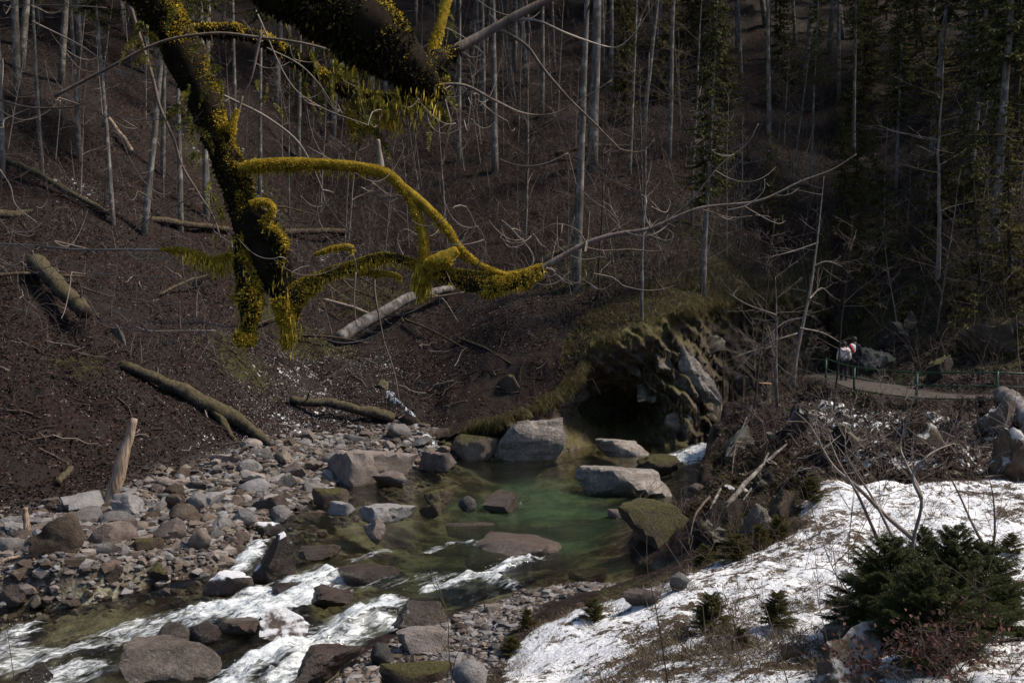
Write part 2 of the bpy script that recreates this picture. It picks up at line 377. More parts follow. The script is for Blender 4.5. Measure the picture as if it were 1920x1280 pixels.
# the foot of the far cliff and its upper rim
FOOT_PX = [(800,858,40.8),(860,857,40.9),(930,864,40.4),(1000,862,40.6),(1060,853,41.4),(1110,846,42.3),(1170,842,42.9),(1240,838,43.4),(1300,830,44.6),(1350,814,47.4),(1450,794,51.5),(1560,772,57)]
FOOT = np.array([Wz(a, b, 0.0) for a, b, c in FOOT_PX])
BACK = np.array((0.18, .98))
CARVE = np.vstack([FOOT[:, :2], FOOT[::-1, :2] + BACK * 5.0])
BUMPS = []; SNOWZ = np.array([Wz(a, b, 2.0) for a, b in ((1920, 902), (1510, 918), (1490, 985), (1350, 1050), (1100, 1150), (950, 1270), (2400, 1400), (2300, 900))])
def height(x, y, detail=True, carve=True):
    x = np.asarray(x, float); y = np.asarray(y, float)
    z = hsmooth(x, y); dist = np.hypot(x, y)
    p3 = np.stack([x, y, np.zeros_like(x)], -1)
    sw = sdf(WATER, x, y) + .45 * fbm(p3 * .8 + 21, 4); lv = wlevel(x, y)
    if detail:
        away = sstep(.2, 2.2, sw)
        bank = sstep(1.2, 4, x) * sstep(22.5, 24.5, y) * (1 - sstep(38, 42, y)) * sstep(.0, .7, sw) * (1 - .75 * (1 - sstep(-1, .4, sdf(SNOWZ, x, y))))
        rg_ = 1 - np.abs(fbm(p3 * .62 + 31, 4)) * 2.2; z = z + bank * (.55 * (rg_ - .55) + .28 * fbm(p3 * 1.9 + 3, 4))
        z = z + away * (.75 * fbm(p3 * .30, 4) * sstep(26, 40, dist) + .16 * fbm(p3 * 1.1, 3)) + .035 * fbm(p3 * 4, 2)
    for bx_, by_, br_, bh_ in BUMPS:
        z = z + bh_ * np.exp(-((x - bx_) ** 2 + (y - by_) ** 2 * 1.6) / (br_ * br_)) * (1 + .5 * fbm(p3 * 2.3, 2))
    ms = 1 - sstep(-.5, .1, sdf(SNOWZ, x, y)); z = z + ms * (.10 * fbm(p3 * 1.6 + 61, 3) + .05 * fbm(p3 * 4.5 + 62, 3) + .06)
    pd, pt = dpath(PATH, x, y)
    zp = np.interp(pt, np.linspace(0, 1, len(PATH)), PATH[:, 2])
    z = z + (zp - z) * (1 - sstep(1.15, 2.3, pd))
    ins = lv - np.minimum(1.35, .06 + .34 * np.clip(-sw, 0, 9)) + .10 * fbm(p3 * 1.2 + 5, 3)
    out = np.maximum(z, lv + .03 + .10 * np.clip(sw, 0, 3))
    k = sstep(-.25, .25, sw); z = ins * (1 - k) + out * k
    if carve:
        c = sdf(CARVE, x, y); z = np.where(c < -.15, np.minimum(z, -1.2), z)
    return z
PATH = np.array([P(2300,790,31), P(2100,770,32), P(1920,747,34.2), P(1800,744,35.6), P(1720,739,37), P(1640,725,40), P(1585,712,44.3), P(1550,700,50), P(1535,690,55)])
def H(x, y, **k): return float(height(np.array([x]), np.array([y]), **k)[0])
def G(px, py, dmin=6, dmax=125):  # where the sight line meets the ground
    r = raydir(px, py); d = np.concatenate([np.arange(dmin, 30, .1), np.arange(30, dmax, .2)])
    p = np.array((0, 0, CAM_Z)) + r[None] * d[:, None]
    g = p[:, 2] - height(p[:, 0], p[:, 1], carve=False); k = np.argmax(g < 0)
    if g[k] >= 0: return p[-1]
    return p[k] if k == 0 else p[k - 1] + (p[k] - p[k - 1]) * (g[k - 1] / (g[k - 1] - g[k] + 1e-9))

SNOW_PX = [(2100,890),(1920,898),(1760,902),(1600,905),(1520,915),(1490,950),(1500,985),(1440,1020),(1350,1045),(1250,1090),(1150,1120),(1075,1140),(1000,1175),(950,1220),(925,1290),(1100,1420),(2300,1500)]
SNOW = np.array([G(*p) for p in SNOW_PX])
DUST_PX = [(1560,722),(1660,760),(1800,775),(1960,775),(2000,890),(1700,905),(1540,900),(1470,830),(1440,790),(1500,745)]
DUST = np.array([G(*p) for p in DUST_PX])
BEACH_PX = [(-300,1020),(0,965),(120,945),(220,925),(330,885),(450,845),(560,805),(760,785),(880,850),(800,900),(600,1000),(420,1100),(0,1200),(-400,1260)]
BEACH = np.array([G(a, b) for a, b in BEACH_PX])
BAR_PX = [(1050,1080),(1180,1095),(1120,1125),(1000,1170),(930,1230),(900,1310),(560,1420),(640,1260),(700,1215),(800,1180),(930,1125)]
BAR = np.array([Wz(a, b, .2) for a, b in BAR_PX])
MOSS_SPOTS = [(1150,620,4.5),(1260,575,5),(1330,560,4),(1000,745,2.2),(900,790,1.8),(700,560,4),(560,640,2.5),(450,690,2),(620,650,2.5),(1700,560,6),(1600,620,4),(1850,560,7),(1350,480,5),(1400,900,2.5),(1340,1060,1.4),(1160,1110,1.0),(1250,1080,1.2),(1750,690,3),(1900,690,3),(520,590,2),(1100,500,4),(150,690,1.4),(440,330,5)]
MOSS_SPOTS = [(G(a, b), r) for a, b, r in MOSS_SPOTS]

def fan_grid():
    az = np.concatenate([np.linspace(-180, -36, 22)[:-1], np.linspace(-36, 36, 430), np.linspace(36, 180, 22)[1:]])
    ds = np.concatenate([np.linspace(.4, 7, 12)[:-1], np.exp(np.linspace(np.log(7), np.log(17), 95))[:-1], np.linspace(17, 50, 300)[:-1], np.exp(np.linspace(np.log(50), np.log(150), 120))])
    a = np.radians(az)[None]; d = ds[:, None]
    return d * np.sin(a), d * np.cos(a), len(ds), len(az)
for a_, b_, r_, h_ in ((180,648,1.3,.75),(548,695,.9,.6),(425,668,1.2,.4),(148,700,.7,.35),(700,600,1.5,.6),(870,760,.9,.4),(300,560,1.6,.5),(620,700,1.2,.45),(760,760,.8,.4),(1020,690,.8,.35),(420,560,1.8,.6),(80,760,1.2,.4),(1640,870,.9,.4),(1760,850,.9,.45),(1580,845,.8,.4),(1700,815,.7,.4),(1480,850,.9,.5)):
    c_ = G(a_, b_); BUMPS.append((c_[0], c_[1], r_, h_))
gx, gy, gr, gc = fan_grid()
gzn = height(gx, gy, carve=False); gz = np.where(sdf(CARVE, gx, gy) < -.15, np.minimum(gzn, -1.2), gzn)
GAZ, GDS = np.arctan2(gx[-1], gy[-1]), np.hypot(gx[:, 200], gy[:, 200]); GAZ[0], GAZ[-1] = -math.pi, math.pi
def height(x, y, detail=True, carve=True):          # from here on: read off the finished ground
    x = np.asarray(x, float); y = np.asarray(y, float); a = np.arctan2(x, y); d = np.hypot(x, y); g = gz if carve else gzn
    ia = np.clip(np.interp(a, GAZ, np.arange(gc)), 0, gc - 1.001); idd = np.clip(np.interp(d, GDS, np.arange(gr)), 0, gr - 1.001)
    i, j = idd.astype(int), ia.astype(int); u, v = idd - i, ia - j
    return (g[i, j] * (1 - v) + g[i, j + 1] * v) * (1 - u) + (g[i + 1, j] * (1 - v) + g[i + 1, j + 1] * v) * u
ii = np.arange(gr - 1)[:, None] * gc; jj = np.arange(gc - 1)[None]
gq = np.stack([ii + jj, ii + gc + jj, ii + gc + jj + 1, ii + jj + 1], -1).reshape(-1, 4)
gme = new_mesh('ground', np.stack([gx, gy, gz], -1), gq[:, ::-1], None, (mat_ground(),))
def put(me, name, v):
    a = me.attributes.new(name, 'FLOAT', 'POINT'); a.data.foreach_set('value', np.asarray(v, np.float32).ravel())
_s = sdf(SNOW, gx, gy); _d = sdf(DUST, gx, gy); _b = sdf(BEACH, gx, gy); _r = sdf(BAR, gx, gy); _wt = sdf(WATER, gx, gy)
_p3 = np.stack([gx, gy, gx * 0], -1)
snow = np.clip(.50 + .5 * fbm(_p3 * .55, 3), .2, .68) * 0 + .61 + .24 * fbm(_p3 * .5 + 3, 3) + .12 * fbm(_p3 * 1.7 + 13, 3)
snow = snow * (1 - sstep(-.25, .15, _s))
for (a, b, r, k) in ((1290,1190,1.5,.30),(1330,1240,1.5,.36),(1200,1260,1.3,.22),(1480,1140,1.0,.2),(1450,1250,1.2,.3),(1560,1220,.8,.25),(1620,1150,1.2,.2)):
    c_ = G(a, b); snow = snow - .26 * k * np.exp(-((gx - c_[0]) ** 2 + (gy - c_[1]) ** 2) / (r * r) * 1.4) * (snow > .3)
snow = np.maximum(snow, (.40 + .14 * fbm(_p3 * .5 + 9, 3)) * (1 - sstep(-1.2, .6, _d)))
far = [(560,720,4),(520,790,3),(470,840,2.4),(480,370,3),(380,300,2),(140,350,2.5),(700,690,2.2),(1380,800,1.5),(1480,770,1.3),(620,770,2.5),(640,480,3)]
for a, b, r in far:
    c_ = G(a, b); snow = np.maximum(snow, .27 * np.exp(-((gx - c_[0]) ** 2 + (gy - c_[1]) ** 2) / (r * r)))
put(gme, 'snow', snow)
moss = np.zeros_like(gx)
for c_, r in MOSS_SPOTS: moss = np.maximum(moss, .62 * np.exp(-((gx - c_[0]) ** 2 + (gy - c_[1]) ** 2) / (r * r)))
moss = np.maximum(moss, .33 * sstep(5, 16, gx) * sstep(36, 44, gy)); put(gme, 'moss', moss)
put(gme, 'gravel', np.maximum(1 - sstep(-.3, .7, _b), 1 - sstep(-.3, .4, _r)) * sstep(-.6, .1, _wt))
put(gme, 'bed', 1 - sstep(-.35, .1, _wt))
pd, pt = dpath(PATH, gx, gy); put(gme, 'path', 1 - sstep(.9, 1.5, pd + .4 * fbm(_p3 * .9, 3)))
ground = tag(link('ground', gme), kind='structure')

# ------------------------------------------------------------------ stream water: one sheet, falling at the rapids
FOAM = [  # polyline in photo pixels, half width m, strength
 ([(640,1088),(590,1082),(520,1110),(450,1135),(380,1150)], .55, 1.0), ([(380,1150),(280,1178),(180,1205),(60,1235),(-80,1260)], .62, .62), ([(600,1100),(540,1130),(470,1150)], .5, .9),
 ([(720,1135),(660,1165),(600,1195),(530,1225),(460,1262),(400,1320)], .42, 1.0), ([(660,1190),(590,1230),(520,1280)], .35, .85), ([(760,1165),(690,1165),(640,1170)], .3, .7),
 ([(490,1015),(470,1040),(445,1070)], .24, .95), ([(1012,1044),(960,1060),(905,1078),(860,1092),(800,1110)], .16, .80), ([(960,1100),(930,1088),(890,1082)], .22, .62), ([(890,1020),(850,1018),(800,1035)], .14, .5),
 ([(1345,836),(1320,848),(1290,858),(1262,866)], .75, 1.0), ([(730,1030),(690,1045),(650,1052)], .14, .45), ([(130,1255),(90,1285),(40,1330)], .4, .7), ([(40,1180),(20,1200),(-40,1230)], .35, .7),
 ([(180,1260),(130,1268),(60,1290)], .35, .75), ([(940,940),(975,948)], .13, .6), ([(620,1080),(600,1060)], .2, .5), ([(850,1080),(740,1090),(640,1110)], .3, .38)]
FOAM = [(np.array([WL(*p) for p in pl]), hw, s_) for pl, hw, s_ in FOAM]
def foam_at(x, y):
    f = np.zeros(np.shape(x))
    for pl, hw, s_ in FOAM:
        d, t = dpath(smooth_path(pl, 3), x, y); f = np.maximum(f, s_ * (1 - sstep(hw * .25, hw * 1.9, d)))
    return f
st_, sc_ = 460, 420
a_ = np.radians(np.linspace(-42, 24, sc_))[None]; d_ = np.exp(np.linspace(np.log(11), np.log(62), st_))[:, None]
wx, wy = d_ * np.sin(a_), d_ * np.cos(a_)
wsd = sdf(WATER, wx, wy); wf = foam_at(wx, wy); lv = wlevel(wx, wy)
al = wx * FLOW[0] + wy * FLOW[1]; ac = -wx * FLOW[1] + wy * FLOW[0]
fl = np.stack([al * .9, ac * 2.2, al * 0], -1)
rap = sstep(-3, 3, (wx + 2.6) * FLOW[0] + (wy - 24.5) * FLOW[1])
wz = lv + .02 * fbm(fl * 1.3, 3) + rap * (.13 * fbm(fl * .9 + 2, 3) + .05 * fbm(fl * 2.6 + 4, 3)) + wf * (.09 + .30 * fbm(fl * 1.6 + 7, 4) + .16 * fbm(fl * 3.7, 4))
keep = wsd < .9
ii = np.arange(st_ - 1)[:, None] * sc_; jj = np.arange(sc_ - 1)[None]
wq = np.stack([ii + jj + 1, ii + sc_ + jj + 1, ii + sc_ + jj, ii + jj], -1).reshape(-1, 4)
kk = keep.ravel()[wq].all(1); wq = wq[kk]
used = np.unique(wq); rm = np.full(st_ * sc_, -1); rm[used] = np.arange(len(used))
def mat_water():
    m, t, b, o = nodes('stream_water'); p = wpos(t)
    rot = (0, 0, -math.atan2(FLOW[1], FLOW[0]))
    mp = t.nodes.new('ShaderNodeVectorRotate'); mp.rotation_type = 'Z_AXIS'; mp.inputs['Angle'].default_value = rot[2]
    t.links.new(p, mp.inputs['Vector']); fp = mp.outputs[0]
    rip = tex(t, fp, scale=3.0, detail=5, rough=.6, stretch=(.55, 1.5, 1)); rip2 = tex(t, fp, scale=9, detail=4, rough=.65, stretch=(.4, 1.3, 1))
    fo = attr(t, 'foam'); dp = attr(t, 'depth')
    # clear tinted water: a thin glossy film over light that passes through, greener where it is deep
    tcol = ramp(t, dp, [(0, (.80, .78, .73)), (.35, (.56, .59, .47)), (1, (.33, .46, .33))])
    tr = t.nodes.new('ShaderNodeBsdfTransparent'); t.links.new(tcol, tr.inputs[0])
    df = t.nodes.new('ShaderNodeBsdfDiffuse'); dc = ramp(t, dp, [(0, (.04, .032, .022)), (.45, (.05, .062, .038)), (1, (.05, .112, .055))]); t.links.new(dc, df.inputs[0])
    m1 = t.nodes.new('ShaderNodeMixShader'); t.links.new(mth(t, 'MULTIPLY', dp, .34, clamp=True), m1.inputs[0]); t.links.new(tr.outputs[0], m1.inputs[1]); t.links.new(df.outputs[0], m1.inputs[2])
    gl = t.nodes.new('ShaderNodeBsdfGlossy'); gl.inputs['Roughness'].default_value = .06; gl.inputs['Color'].default_value = (1, 1, 1, 1)
    bp = t.nodes.new('ShaderNodeBump'); bp.inputs['Distance'].default_value = .05; bp.inputs['Strength'].default_value = .75
    t.links.new(mth(t, 'ADD', rip.outputs[0], mth(t, 'MULTIPLY', rip2.outputs[0], .35)), bp.inputs['Height']); t.links.new(bp.outputs[0], gl.inputs['Normal'])
    fr = t.nodes.new('ShaderNodeFresnel'); fr.inputs[0].default_value = 1.33; t.links.new(bp.outputs[0], fr.inputs['Normal'])
    m2 = t.nodes.new('ShaderNodeMixShader'); t.links.new(fr.outputs[0], m2.inputs[0]); t.links.new(m1.outputs[0], m2.inputs[1]); t.links.new(gl.outputs[0], m2.inputs[2])
    # foam
    s1 = tex(t, fp, scale=2.2, detail=6, rough=.64, stretch=(.40, 1.7, 1)); s1.inputs['Distortion'].default_value = .9; s2 = tex(t, fp, scale=8, detail=4, rough=.62, stretch=(.45, 1.5, 1)); s2.inputs['Distortion'].default_value = .7
    k = mth(t, 'ADD', fo, mth(t, 'MULTIPLY', mth(t, 'SUBTRACT', s1.outputs[0], .5), 2.3)); k = mth(t, 'ADD', k, mth(t, 'MULTIPLY', mth(t, 'SUBTRACT', s2.outputs[0], .5), 1.5))
    k = mth(t, 'MULTIPLY', ramp(t, k, [(.30, 0.0), (.58, .26), (.82, .68), (1.0, .95)]), ramp(t, fo, [(0.02, 0.0), (.25, 1.0)]))
    t.links.new(ramp(t, s2.outputs[0], [(.3, (.36, .40, .42)), (.7, (.76, .785, .80))]), b.inputs['Base Color']); b.inputs['Roughness'].default_value = .55
    bump(t, mth(t, 'ADD', s1.outputs[0], s2.outputs[0]), b, .07, .9)
    m3 = t.nodes.new('ShaderNodeMixShader'); t.links.new(k, m3.inputs[0]); t.links.new(m2.outputs[0], m3.inputs[1]); t.links.new(b.outputs[0], m3.inputs[2])
    t.links.new(m3.outputs[0], o.inputs[0]); return m
wme = new_mesh('stream_water', np.stack([wx, wy, wz], -1).reshape(-1, 3)[used], rm[wq], None, (mat_water(),))
put(wme, 'foam', wf.ravel()[used])
POOLC = [(1000,960,3.0,1.0),(1060,920,2.6,1.0),(1100,1000,2.6,.9),(950,1010,2.4,.75),(860,990,2.2,.6),(1180,1040,2.0,.55),(800,1070,2.2,.5),(930,890,2.6,.4),(1150,880,3,.35)]
wdp = np.zeros_like(wx)
for a, b, r, k in POOLC:
    c_ = WL(a, b); wdp = np.maximum(wdp, k * np.exp(-((wx - c_[0]) ** 2 + (wy - c_[1]) ** 2) / (r * r) * .6))
wdp = np.clip(np.maximum(wdp, .22) * sstep(0, 1.2, -wsd) * (1 + .5 * fbm(np.stack([wx * .7, wy * .7, wx * 0], -1), 3)), 0, 1)
put(wme, 'depth', wdp.ravel()[used])
water = tag(link('stream_water', wme), kind='structure')
# ------------------------------------------------------------------ far cliff with its undercut
def col(lst, k): return np.array([c[k] for c in lst], float)
RIM = [(800,838),(860,806),(930,786),(1000,768),(1060,736),(1086,700),(1105,645),(1170,622),(1240,600),(1300,578),(1350,562),(1400,556),(1450,556),(1500,560),(1580,585)]
NC, NF, NCAP = 300, 130, 30
cpx = np.linspace(800, 1575, NC)
foot = smooth_path(FOOT, 12)
fpx = np.array([proj(p)[0] for p in foot]); order = np.argsort(fpx)
fx = np.interp(cpx, fpx[order], foot[order, 0]); fy = np.interp(cpx, fpx[order], foot[order, 1])
rpy = np.interp(cpx, col(RIM, 0), col(RIM, 1)) + 16 * fbm(np.stack([cpx * .022, cpx * 0, cpx * 0], -1), 4)
rim = np.array([P(a, b, y_ / cp * 0 + (y_ + 1.0)) for a, b, y_ in zip(cpx, rpy, fy)])
def blob(px, py, cx, cy, rx, ry): return np.exp(-(((px - cx) / rx) ** 2 + ((py - cy) / ry) ** 2))
Vc = []
t = np.linspace(-.12, 1, NF)
bx = fx[None] + (rim[:, 0] - fx)[None] * t[:, None]; by = fy[None] + (rim[:, 1] - fy)[None] * t[:, None]; bz = rim[:, 2][None] * t[:, None]
ppx = cpx[None] + 0 * bz; ppy = 640 + 0 * bz
ppy = 560 + (CAM_Z - bz) / np.maximum(by, 1) * FPX
base = np.stack([bx, by, bz], -1)
# recess (metres towards the back): cave, undercut below the ledge, notch at the gorge
rec = 5.6 * blob(ppx, ppy, 1140, 785, 84, 78) + .8 * blob(ppx, ppy, 1195, 790, 50, 50) + 1.5 * blob(ppx, ppy, 900, 835, 60, 26) + 2.0 * blob(ppx, ppy, 1060, 800, 45, 40) + 1.0 * blob(ppx, ppy, 1215, 690, 60, 30) + 1.3 * blob(ppx, ppy, 1400, 700, 40, 120)
out = .5 * blob(ppx, ppy, 1300, 740, 35, 90) + .22 * sstep(.86, 1.0, t)[:, None] - 1.3 * sstep(1180, 1300, ppx) * sstep(.2, 1, t)[:, None]
q = base[..., 2] * .75 + base[..., 0] * .62 + .5 * fbm(base * .5, 3)
st = q * 1.55; saw = st - np.floor(st); saw = np.where(saw < .8, saw / .8, (1 - saw) / .2)
amp = .38 + .5 * blob(ppx, ppy, 1320, 740, 90, 110)
off = out - rec + amp * (saw - .5) + .6 * fbm(base * .9, 4) + .30 * fbm(base * 2.6, 4) + .55 * (.45 - np.abs(fbm(base * np.array((1.3, 1.3, .8)) + 40, 4)) * 1.6) + .22 * (.45 - np.abs(fbm(base * 3.4 + 50, 3)) * 1.6)
off *= np.minimum(1, .25 + 4 * np.abs(1 - t))[:, None] * 1.0
nrm = np.array((-BACK[0], -BACK[1], 0.0))
face = base + nrm * off[..., None]
face[..., 2] += .12 * fbm(base * 2.1 + 4, 3)
Vc.append(face.reshape(-1, 3))
u = np.linspace(0, 1, NCAP + 1)[1:]
cx_ = face[-1, :, 0][None] + BACK[0] * 6.2 * u[:, None]; cy_ = face[-1, :, 1][None] + BACK[1] * 6.2 * u[:, None]
ct = height(cx_, cy_, carve=False) + .06; k = sstep(0, .35, u)[:, None]
cz = face[-1, :, 2][None] * (1 - k) + ct * k + .10 * fbm(np.stack([cx_, cy_, cx_ * 0], -1) * 1.5, 3) * (1 - k)
cz -= .30 * (1 - sstep(800, 850, cpx))[None] * u[:, None]; cz[-4:] -= np.linspace(.1, .6, 4)[:, None]
Vc.append(np.stack([cx_, cy_, cz], -1).reshape(-1, 3))
nr = NF + NCAP
ii = np.arange(nr - 1)[:, None] * NC; jj = np.arange(NC - 1)[None]
cq = np.stack([ii + jj, ii + jj + 1, ii + NC + jj + 1, ii + NC + jj], -1)
capq = cq[NF - 1:].reshape(-1, 4) - (NF - 1) * NC; cq = cq[:NF - 1].reshape(-1, 4)
def mat_cliff():
    m, t, b, o = nodes('cliff_rock'); p = wpos(t)
    n1 = tex(t, p, scale=1.1, detail=8, rough=.65, stretch=(1, 1, .6)); n2 = tex(t, p, scale=7, detail=6, rough=.7, stretch=(1, 1, .35))
    sp_ = t.nodes.new('ShaderNodeSeparateXYZ'); t.links.new(p, sp_.inputs[0])
    f = mth(t, 'ADD', n1.outputs[0], mth(t, 'MULTIPLY', mth(t, 'SUBTRACT', n2.outputs[0], .5), .6))
    c = ramp(t, f, [(.28, (.018, .013, .010)), (.42, (.06, .043, .033)), (.56, (.115, .088, .07)), (.72, (.23, .195, .17))])
    k = mth(t, 'ADD', mth(t, 'MULTIPLY', upz(t), .55), mth(t, 'MULTIPLY', n1.outputs[0], .8)); k = mth(t, 'ADD', k, mth(t, 'MULTIPLY', attr(t, 'turf'), .75))
    mc = ramp(t, n2.outputs[0], [(.3, (.022, .018, .007)), (.55, (.075, .062, .018)), (.78, (.16, .125, .05))])
    c = mix(t, ramp(t, k, [(.50, 0.0), (.82, 1.0)]), c, mc)
    lit = ramp(t, tex(t, p, 'ShaderNodeTexVoronoi', 11).outputs['Distance'], [(.1, (.02, .013, .010)), (.5, (.07, .042, .032))])
    c = mix(t, attr(t, 'litter'), c, lit)
    setc(b, c, .8, .3); bump(t, mth(t, 'ADD', f, mth(t, 'MULTIPLY', n2.outputs[0], .5)), b, .09, .9); return m
cme = new_mesh('cliff', Vc[0], cq, None, (mat_cliff(),))
cap = new_mesh('cliff_top', np.vstack([Vc[0][(NF - 1) * NC:], Vc[1]]), capq, None, (ground.data.materials[0],))
turf = np.concatenate([np.repeat(sstep(.72, 1.0, t), NC) * (.75 + .25 * 1), np.repeat(1 - .4 * u, NC)])
lit_ = np.concatenate([np.zeros(NF * NC), (np.repeat(sstep(.1, .5, u), NC) * np.clip(.45 + 1.2 * fbm(np.vstack(Vc)[NF * NC:] * .5, 3), 0, 1))])
lit_[NF * NC:] = np.maximum(lit_[NF * NC:], (np.tile(cpx, NCAP) < 1090) * .65 * np.repeat(sstep(.05, .2, u), NC))
put(cme, 'turf', turf[:NF * NC]); put(cme, 'litter', lit_[:NF * NC])
cx0 = np.tile(cpx, NCAP + 1); u0 = np.repeat(np.append(0, u), NC)
put(cap, 'moss', (.30 + .36 * sstep(1080, 1170, cx0)) * (1 - .85 * sstep(.15, .75, u0) * sstep(1400, 1180, cx0)))
tag(link('cliff_top', cap), kind='structure')
cliff = tag(link('cliff', cme), kind='structure')
RIMPTS = face[-1]

# ------------------------------------------------------------------ stones
_ico = bmesh.new(); bmesh.ops.create_icosphere(_ico, subdivisions=4, radius=1)
ICO_V = np.array([v.co[:] for v in _ico.verts]); ICO_F = np.array([[v.index for v in f.verts] for f in _ico.faces]); _ico.free()
_i3 = bmesh.new(); bmesh.ops.create_icosphere(_i3, subdivisions=3, radius=1)
I3_V = np.array([v.co[:] for v in _i3.verts]); I3_F = np.array([[v.index for v in f.verts] for f in _i3.faces]); _i3.free()
_i1 = bmesh.new(); bmesh.ops.create_icosphere(_i1, subdivisions=1, radius=1)
I1_V = np.array([v.co[:] for v in _i1.verts]); I1_F = np.array([[v.index for v in f.verts] for f in _i1.faces]); _i1.free()
def stone_shape(seed, kind, V=None):
    if kind == 'crag':
        q = stone_shape(seed, 'angular', V); q = q * (1 + .32 * fbm(q * 1.5 + seed, 4) + .16 * fbm(q * 4.2 + seed, 4) + .10 * (1 - 2 * np.abs(fbm(q * 2.6 - seed, 3))))[:, None]
        lo, hi = q.min(0), q.max(0); return (q - (lo + hi) / 2) / (hi - lo) * 2
    V = I3_V if V is None else V; rg = np.random.default_rng(seed)
    npl = {'angular': 12, 'round': 34, 'slab': 13, 'block': 8}[kind]
    n = rg.normal(size=(npl, 3)); n /= np.linalg.norm(n, axis=1)[:, None]; d = rg.uniform(.5, 1.0, npl) if kind != 'round' else rg.uniform(.85, 1, npl)
    if kind == 'slab': n = np.vstack([n, (0.05, .1, 1), (.05, -.1, -1)]); d = np.append(d, (.5, .5))
    dot = V @ n.T; r = np.where(dot > .05, d / np.maximum(dot, .05), 9)
    sharp = 60 if kind != 'round' else 9
    r = -np.log(np.exp(-sharp * np.minimum(r, 3)).sum(1)) / sharp
    q = V * r[:, None]
    q = q * (1 + .10 * fbm(q * 1.7 + seed, 3) + .07 * fbm(q * 4.5 + seed, 3) + .05 * np.round(2.5 * fbm(q * 2.6 - seed, 2)))[:, None]
    lo, hi = q.min(0), q.max(0); return (q - (lo + hi) / 2) / (hi - lo) * 2
PROTO = {}
for kind, cnt in (('crag', 4), ('angular', 7), ('round', 4), ('slab', 5), ('block', 4)):
    PROTO[kind] = [stone_shape(100 * len(PROTO) + i, kind) for i in range(cnt)]
GREY = [(0.2, (0.0586, 0.0545, 0.0518)), (0.42, (0.1257, 0.1175, 0.1121)), (0.6, (0.1969, 0.1833, 0.1765)), (0.8, (0.2864, 0.2728, 0.2694))]
BROWN = [(0.2, (0.0292, 0.0203, 0.0153)), (0.42, (0.077, 0.0549, 0.0401)), (0.6, (0.1296, 0.0969, 0.0723)), (0.8, (0.2104, 0.1695, 0.1368))]
PINK = [(0.2, (0.064, 0.0485, 0.0408)), (0.42, (0.1443, 0.1133, 0.0977)), (0.6, (0.2166, 0.1779, 0.1547)), (0.8, (0.3055, 0.2666, 0.2434))]
WET = [(0.2, (0.0129, 0.0087, 0.0069)), (0.45, (0.0411, 0.0269, 0.0203)), (0.65, (0.0778, 0.0528, 0.0403)), (0.85, (0.1291, 0.0958, 0.0791))]
SM = {'grey': mat_rock('grey_stone', GREY, scale=2.6), 'brown': mat_rock('brown_stone', BROWN, scale=2.6), 'pink': mat_rock('pinkish_stone', PINK, scale=2.6),
      'wet': mat_rock('wet_stone', WET, rough=.28, spec=.5, scale=2.6), 'tanwet': mat_rock('tan_wet_stone', [(.25, (.02, .014, .011)), (.45, (.06, .045, .036)), (.62, (.115, .092, .076)), (.8, (.21, .175, .15))], rough=.25, spec=.5, scale=2.6),
      'icy': mat_rock('icy_stone', WET, rough=.35, spec=.5, snow=1.0, scale=2.0),
      'mossy': mat_rock('mossy_stone', BROWN, moss=.9, scale=2.6), 'snowy': mat_rock('snowy_stone', BROWN, snow=.5, moss=.6, scale=2.2),
      'earthy': mat_rock('earthy_stone', [(.2, (.02, .014, .011)), (.42, (.058, .042, .033)), (.6, (.11, .085, .068)), (.8, (.20, .165, .14))], moss=.85, snow=.12, scale=3.2),
      'pale': mat_rock('pale_layered_stone', [(.22, (.06, .05, .044)), (.45, (.17, .145, .125)), (.62, (.29, .255, .225)), (.82, (.42, .38, .34))], scale=1.5, strata=(.5, 1, 3.0), vary=False)}
SMESH = {}
def stone_mesh(kind, i, mk):
    key = (kind, i % len(PROTO[kind]), mk)
    if key not in SMESH: SMESH[key] = new_mesh('stone', PROTO[kind][key[1]], None, I3_F, (SM[mk],), sharp=32)
    return SMESH[key]
def stone(x0, y0, x1, y1, kind, mk, label, i=0, cat='rock', name='rock', group=None, sink=.22, yaw=None, tilt=0.0, on='auto', dep=.85, fine=False):
    cx = (x0 + x1) / 2
    b = G(cx, y1) if on == 'ground' else WL(cx, y1)
    if on == 'auto':
        g = G(cx, y1)
        if g[1] < b[1] - .2 or g[2] > float(wlevel(g[0], g[1])) + .02: b = g
    d = b[1]; w_ = (x1 - x0) * d / FPX; ang = (y1 - 560) / FPX
    dep_ = w_ * dep; hh = max((y1 - y0) * d / FPX - dep_ * .5 * ang, .28 * w_ if kind == 'slab' else .38 * w_)
    sc = (w_ / 2 * 1.05, dep_ / 2, hh / 2 / (1 - sink))
    if fine:
        me = new_mesh('stone', stone_shape(5000 + i, kind, ICO_V), None, ICO_F, (SM[mk],), sharp=32)
    else: me = stone_mesh(kind, i, mk)
    o = link(name, me); o.scale = sc
    r = b + np.array((b[0] / d, 1, 0)) * dep_ * .42
    o.location = (r[0], r[1], b[2] + hh / 2 - sink * hh * .5)
    o.rotation_euler = (0, tilt, yaw if yaw is not None else (i * 1.7 % .7) - .35)
    return tag(o, label, cat, group)
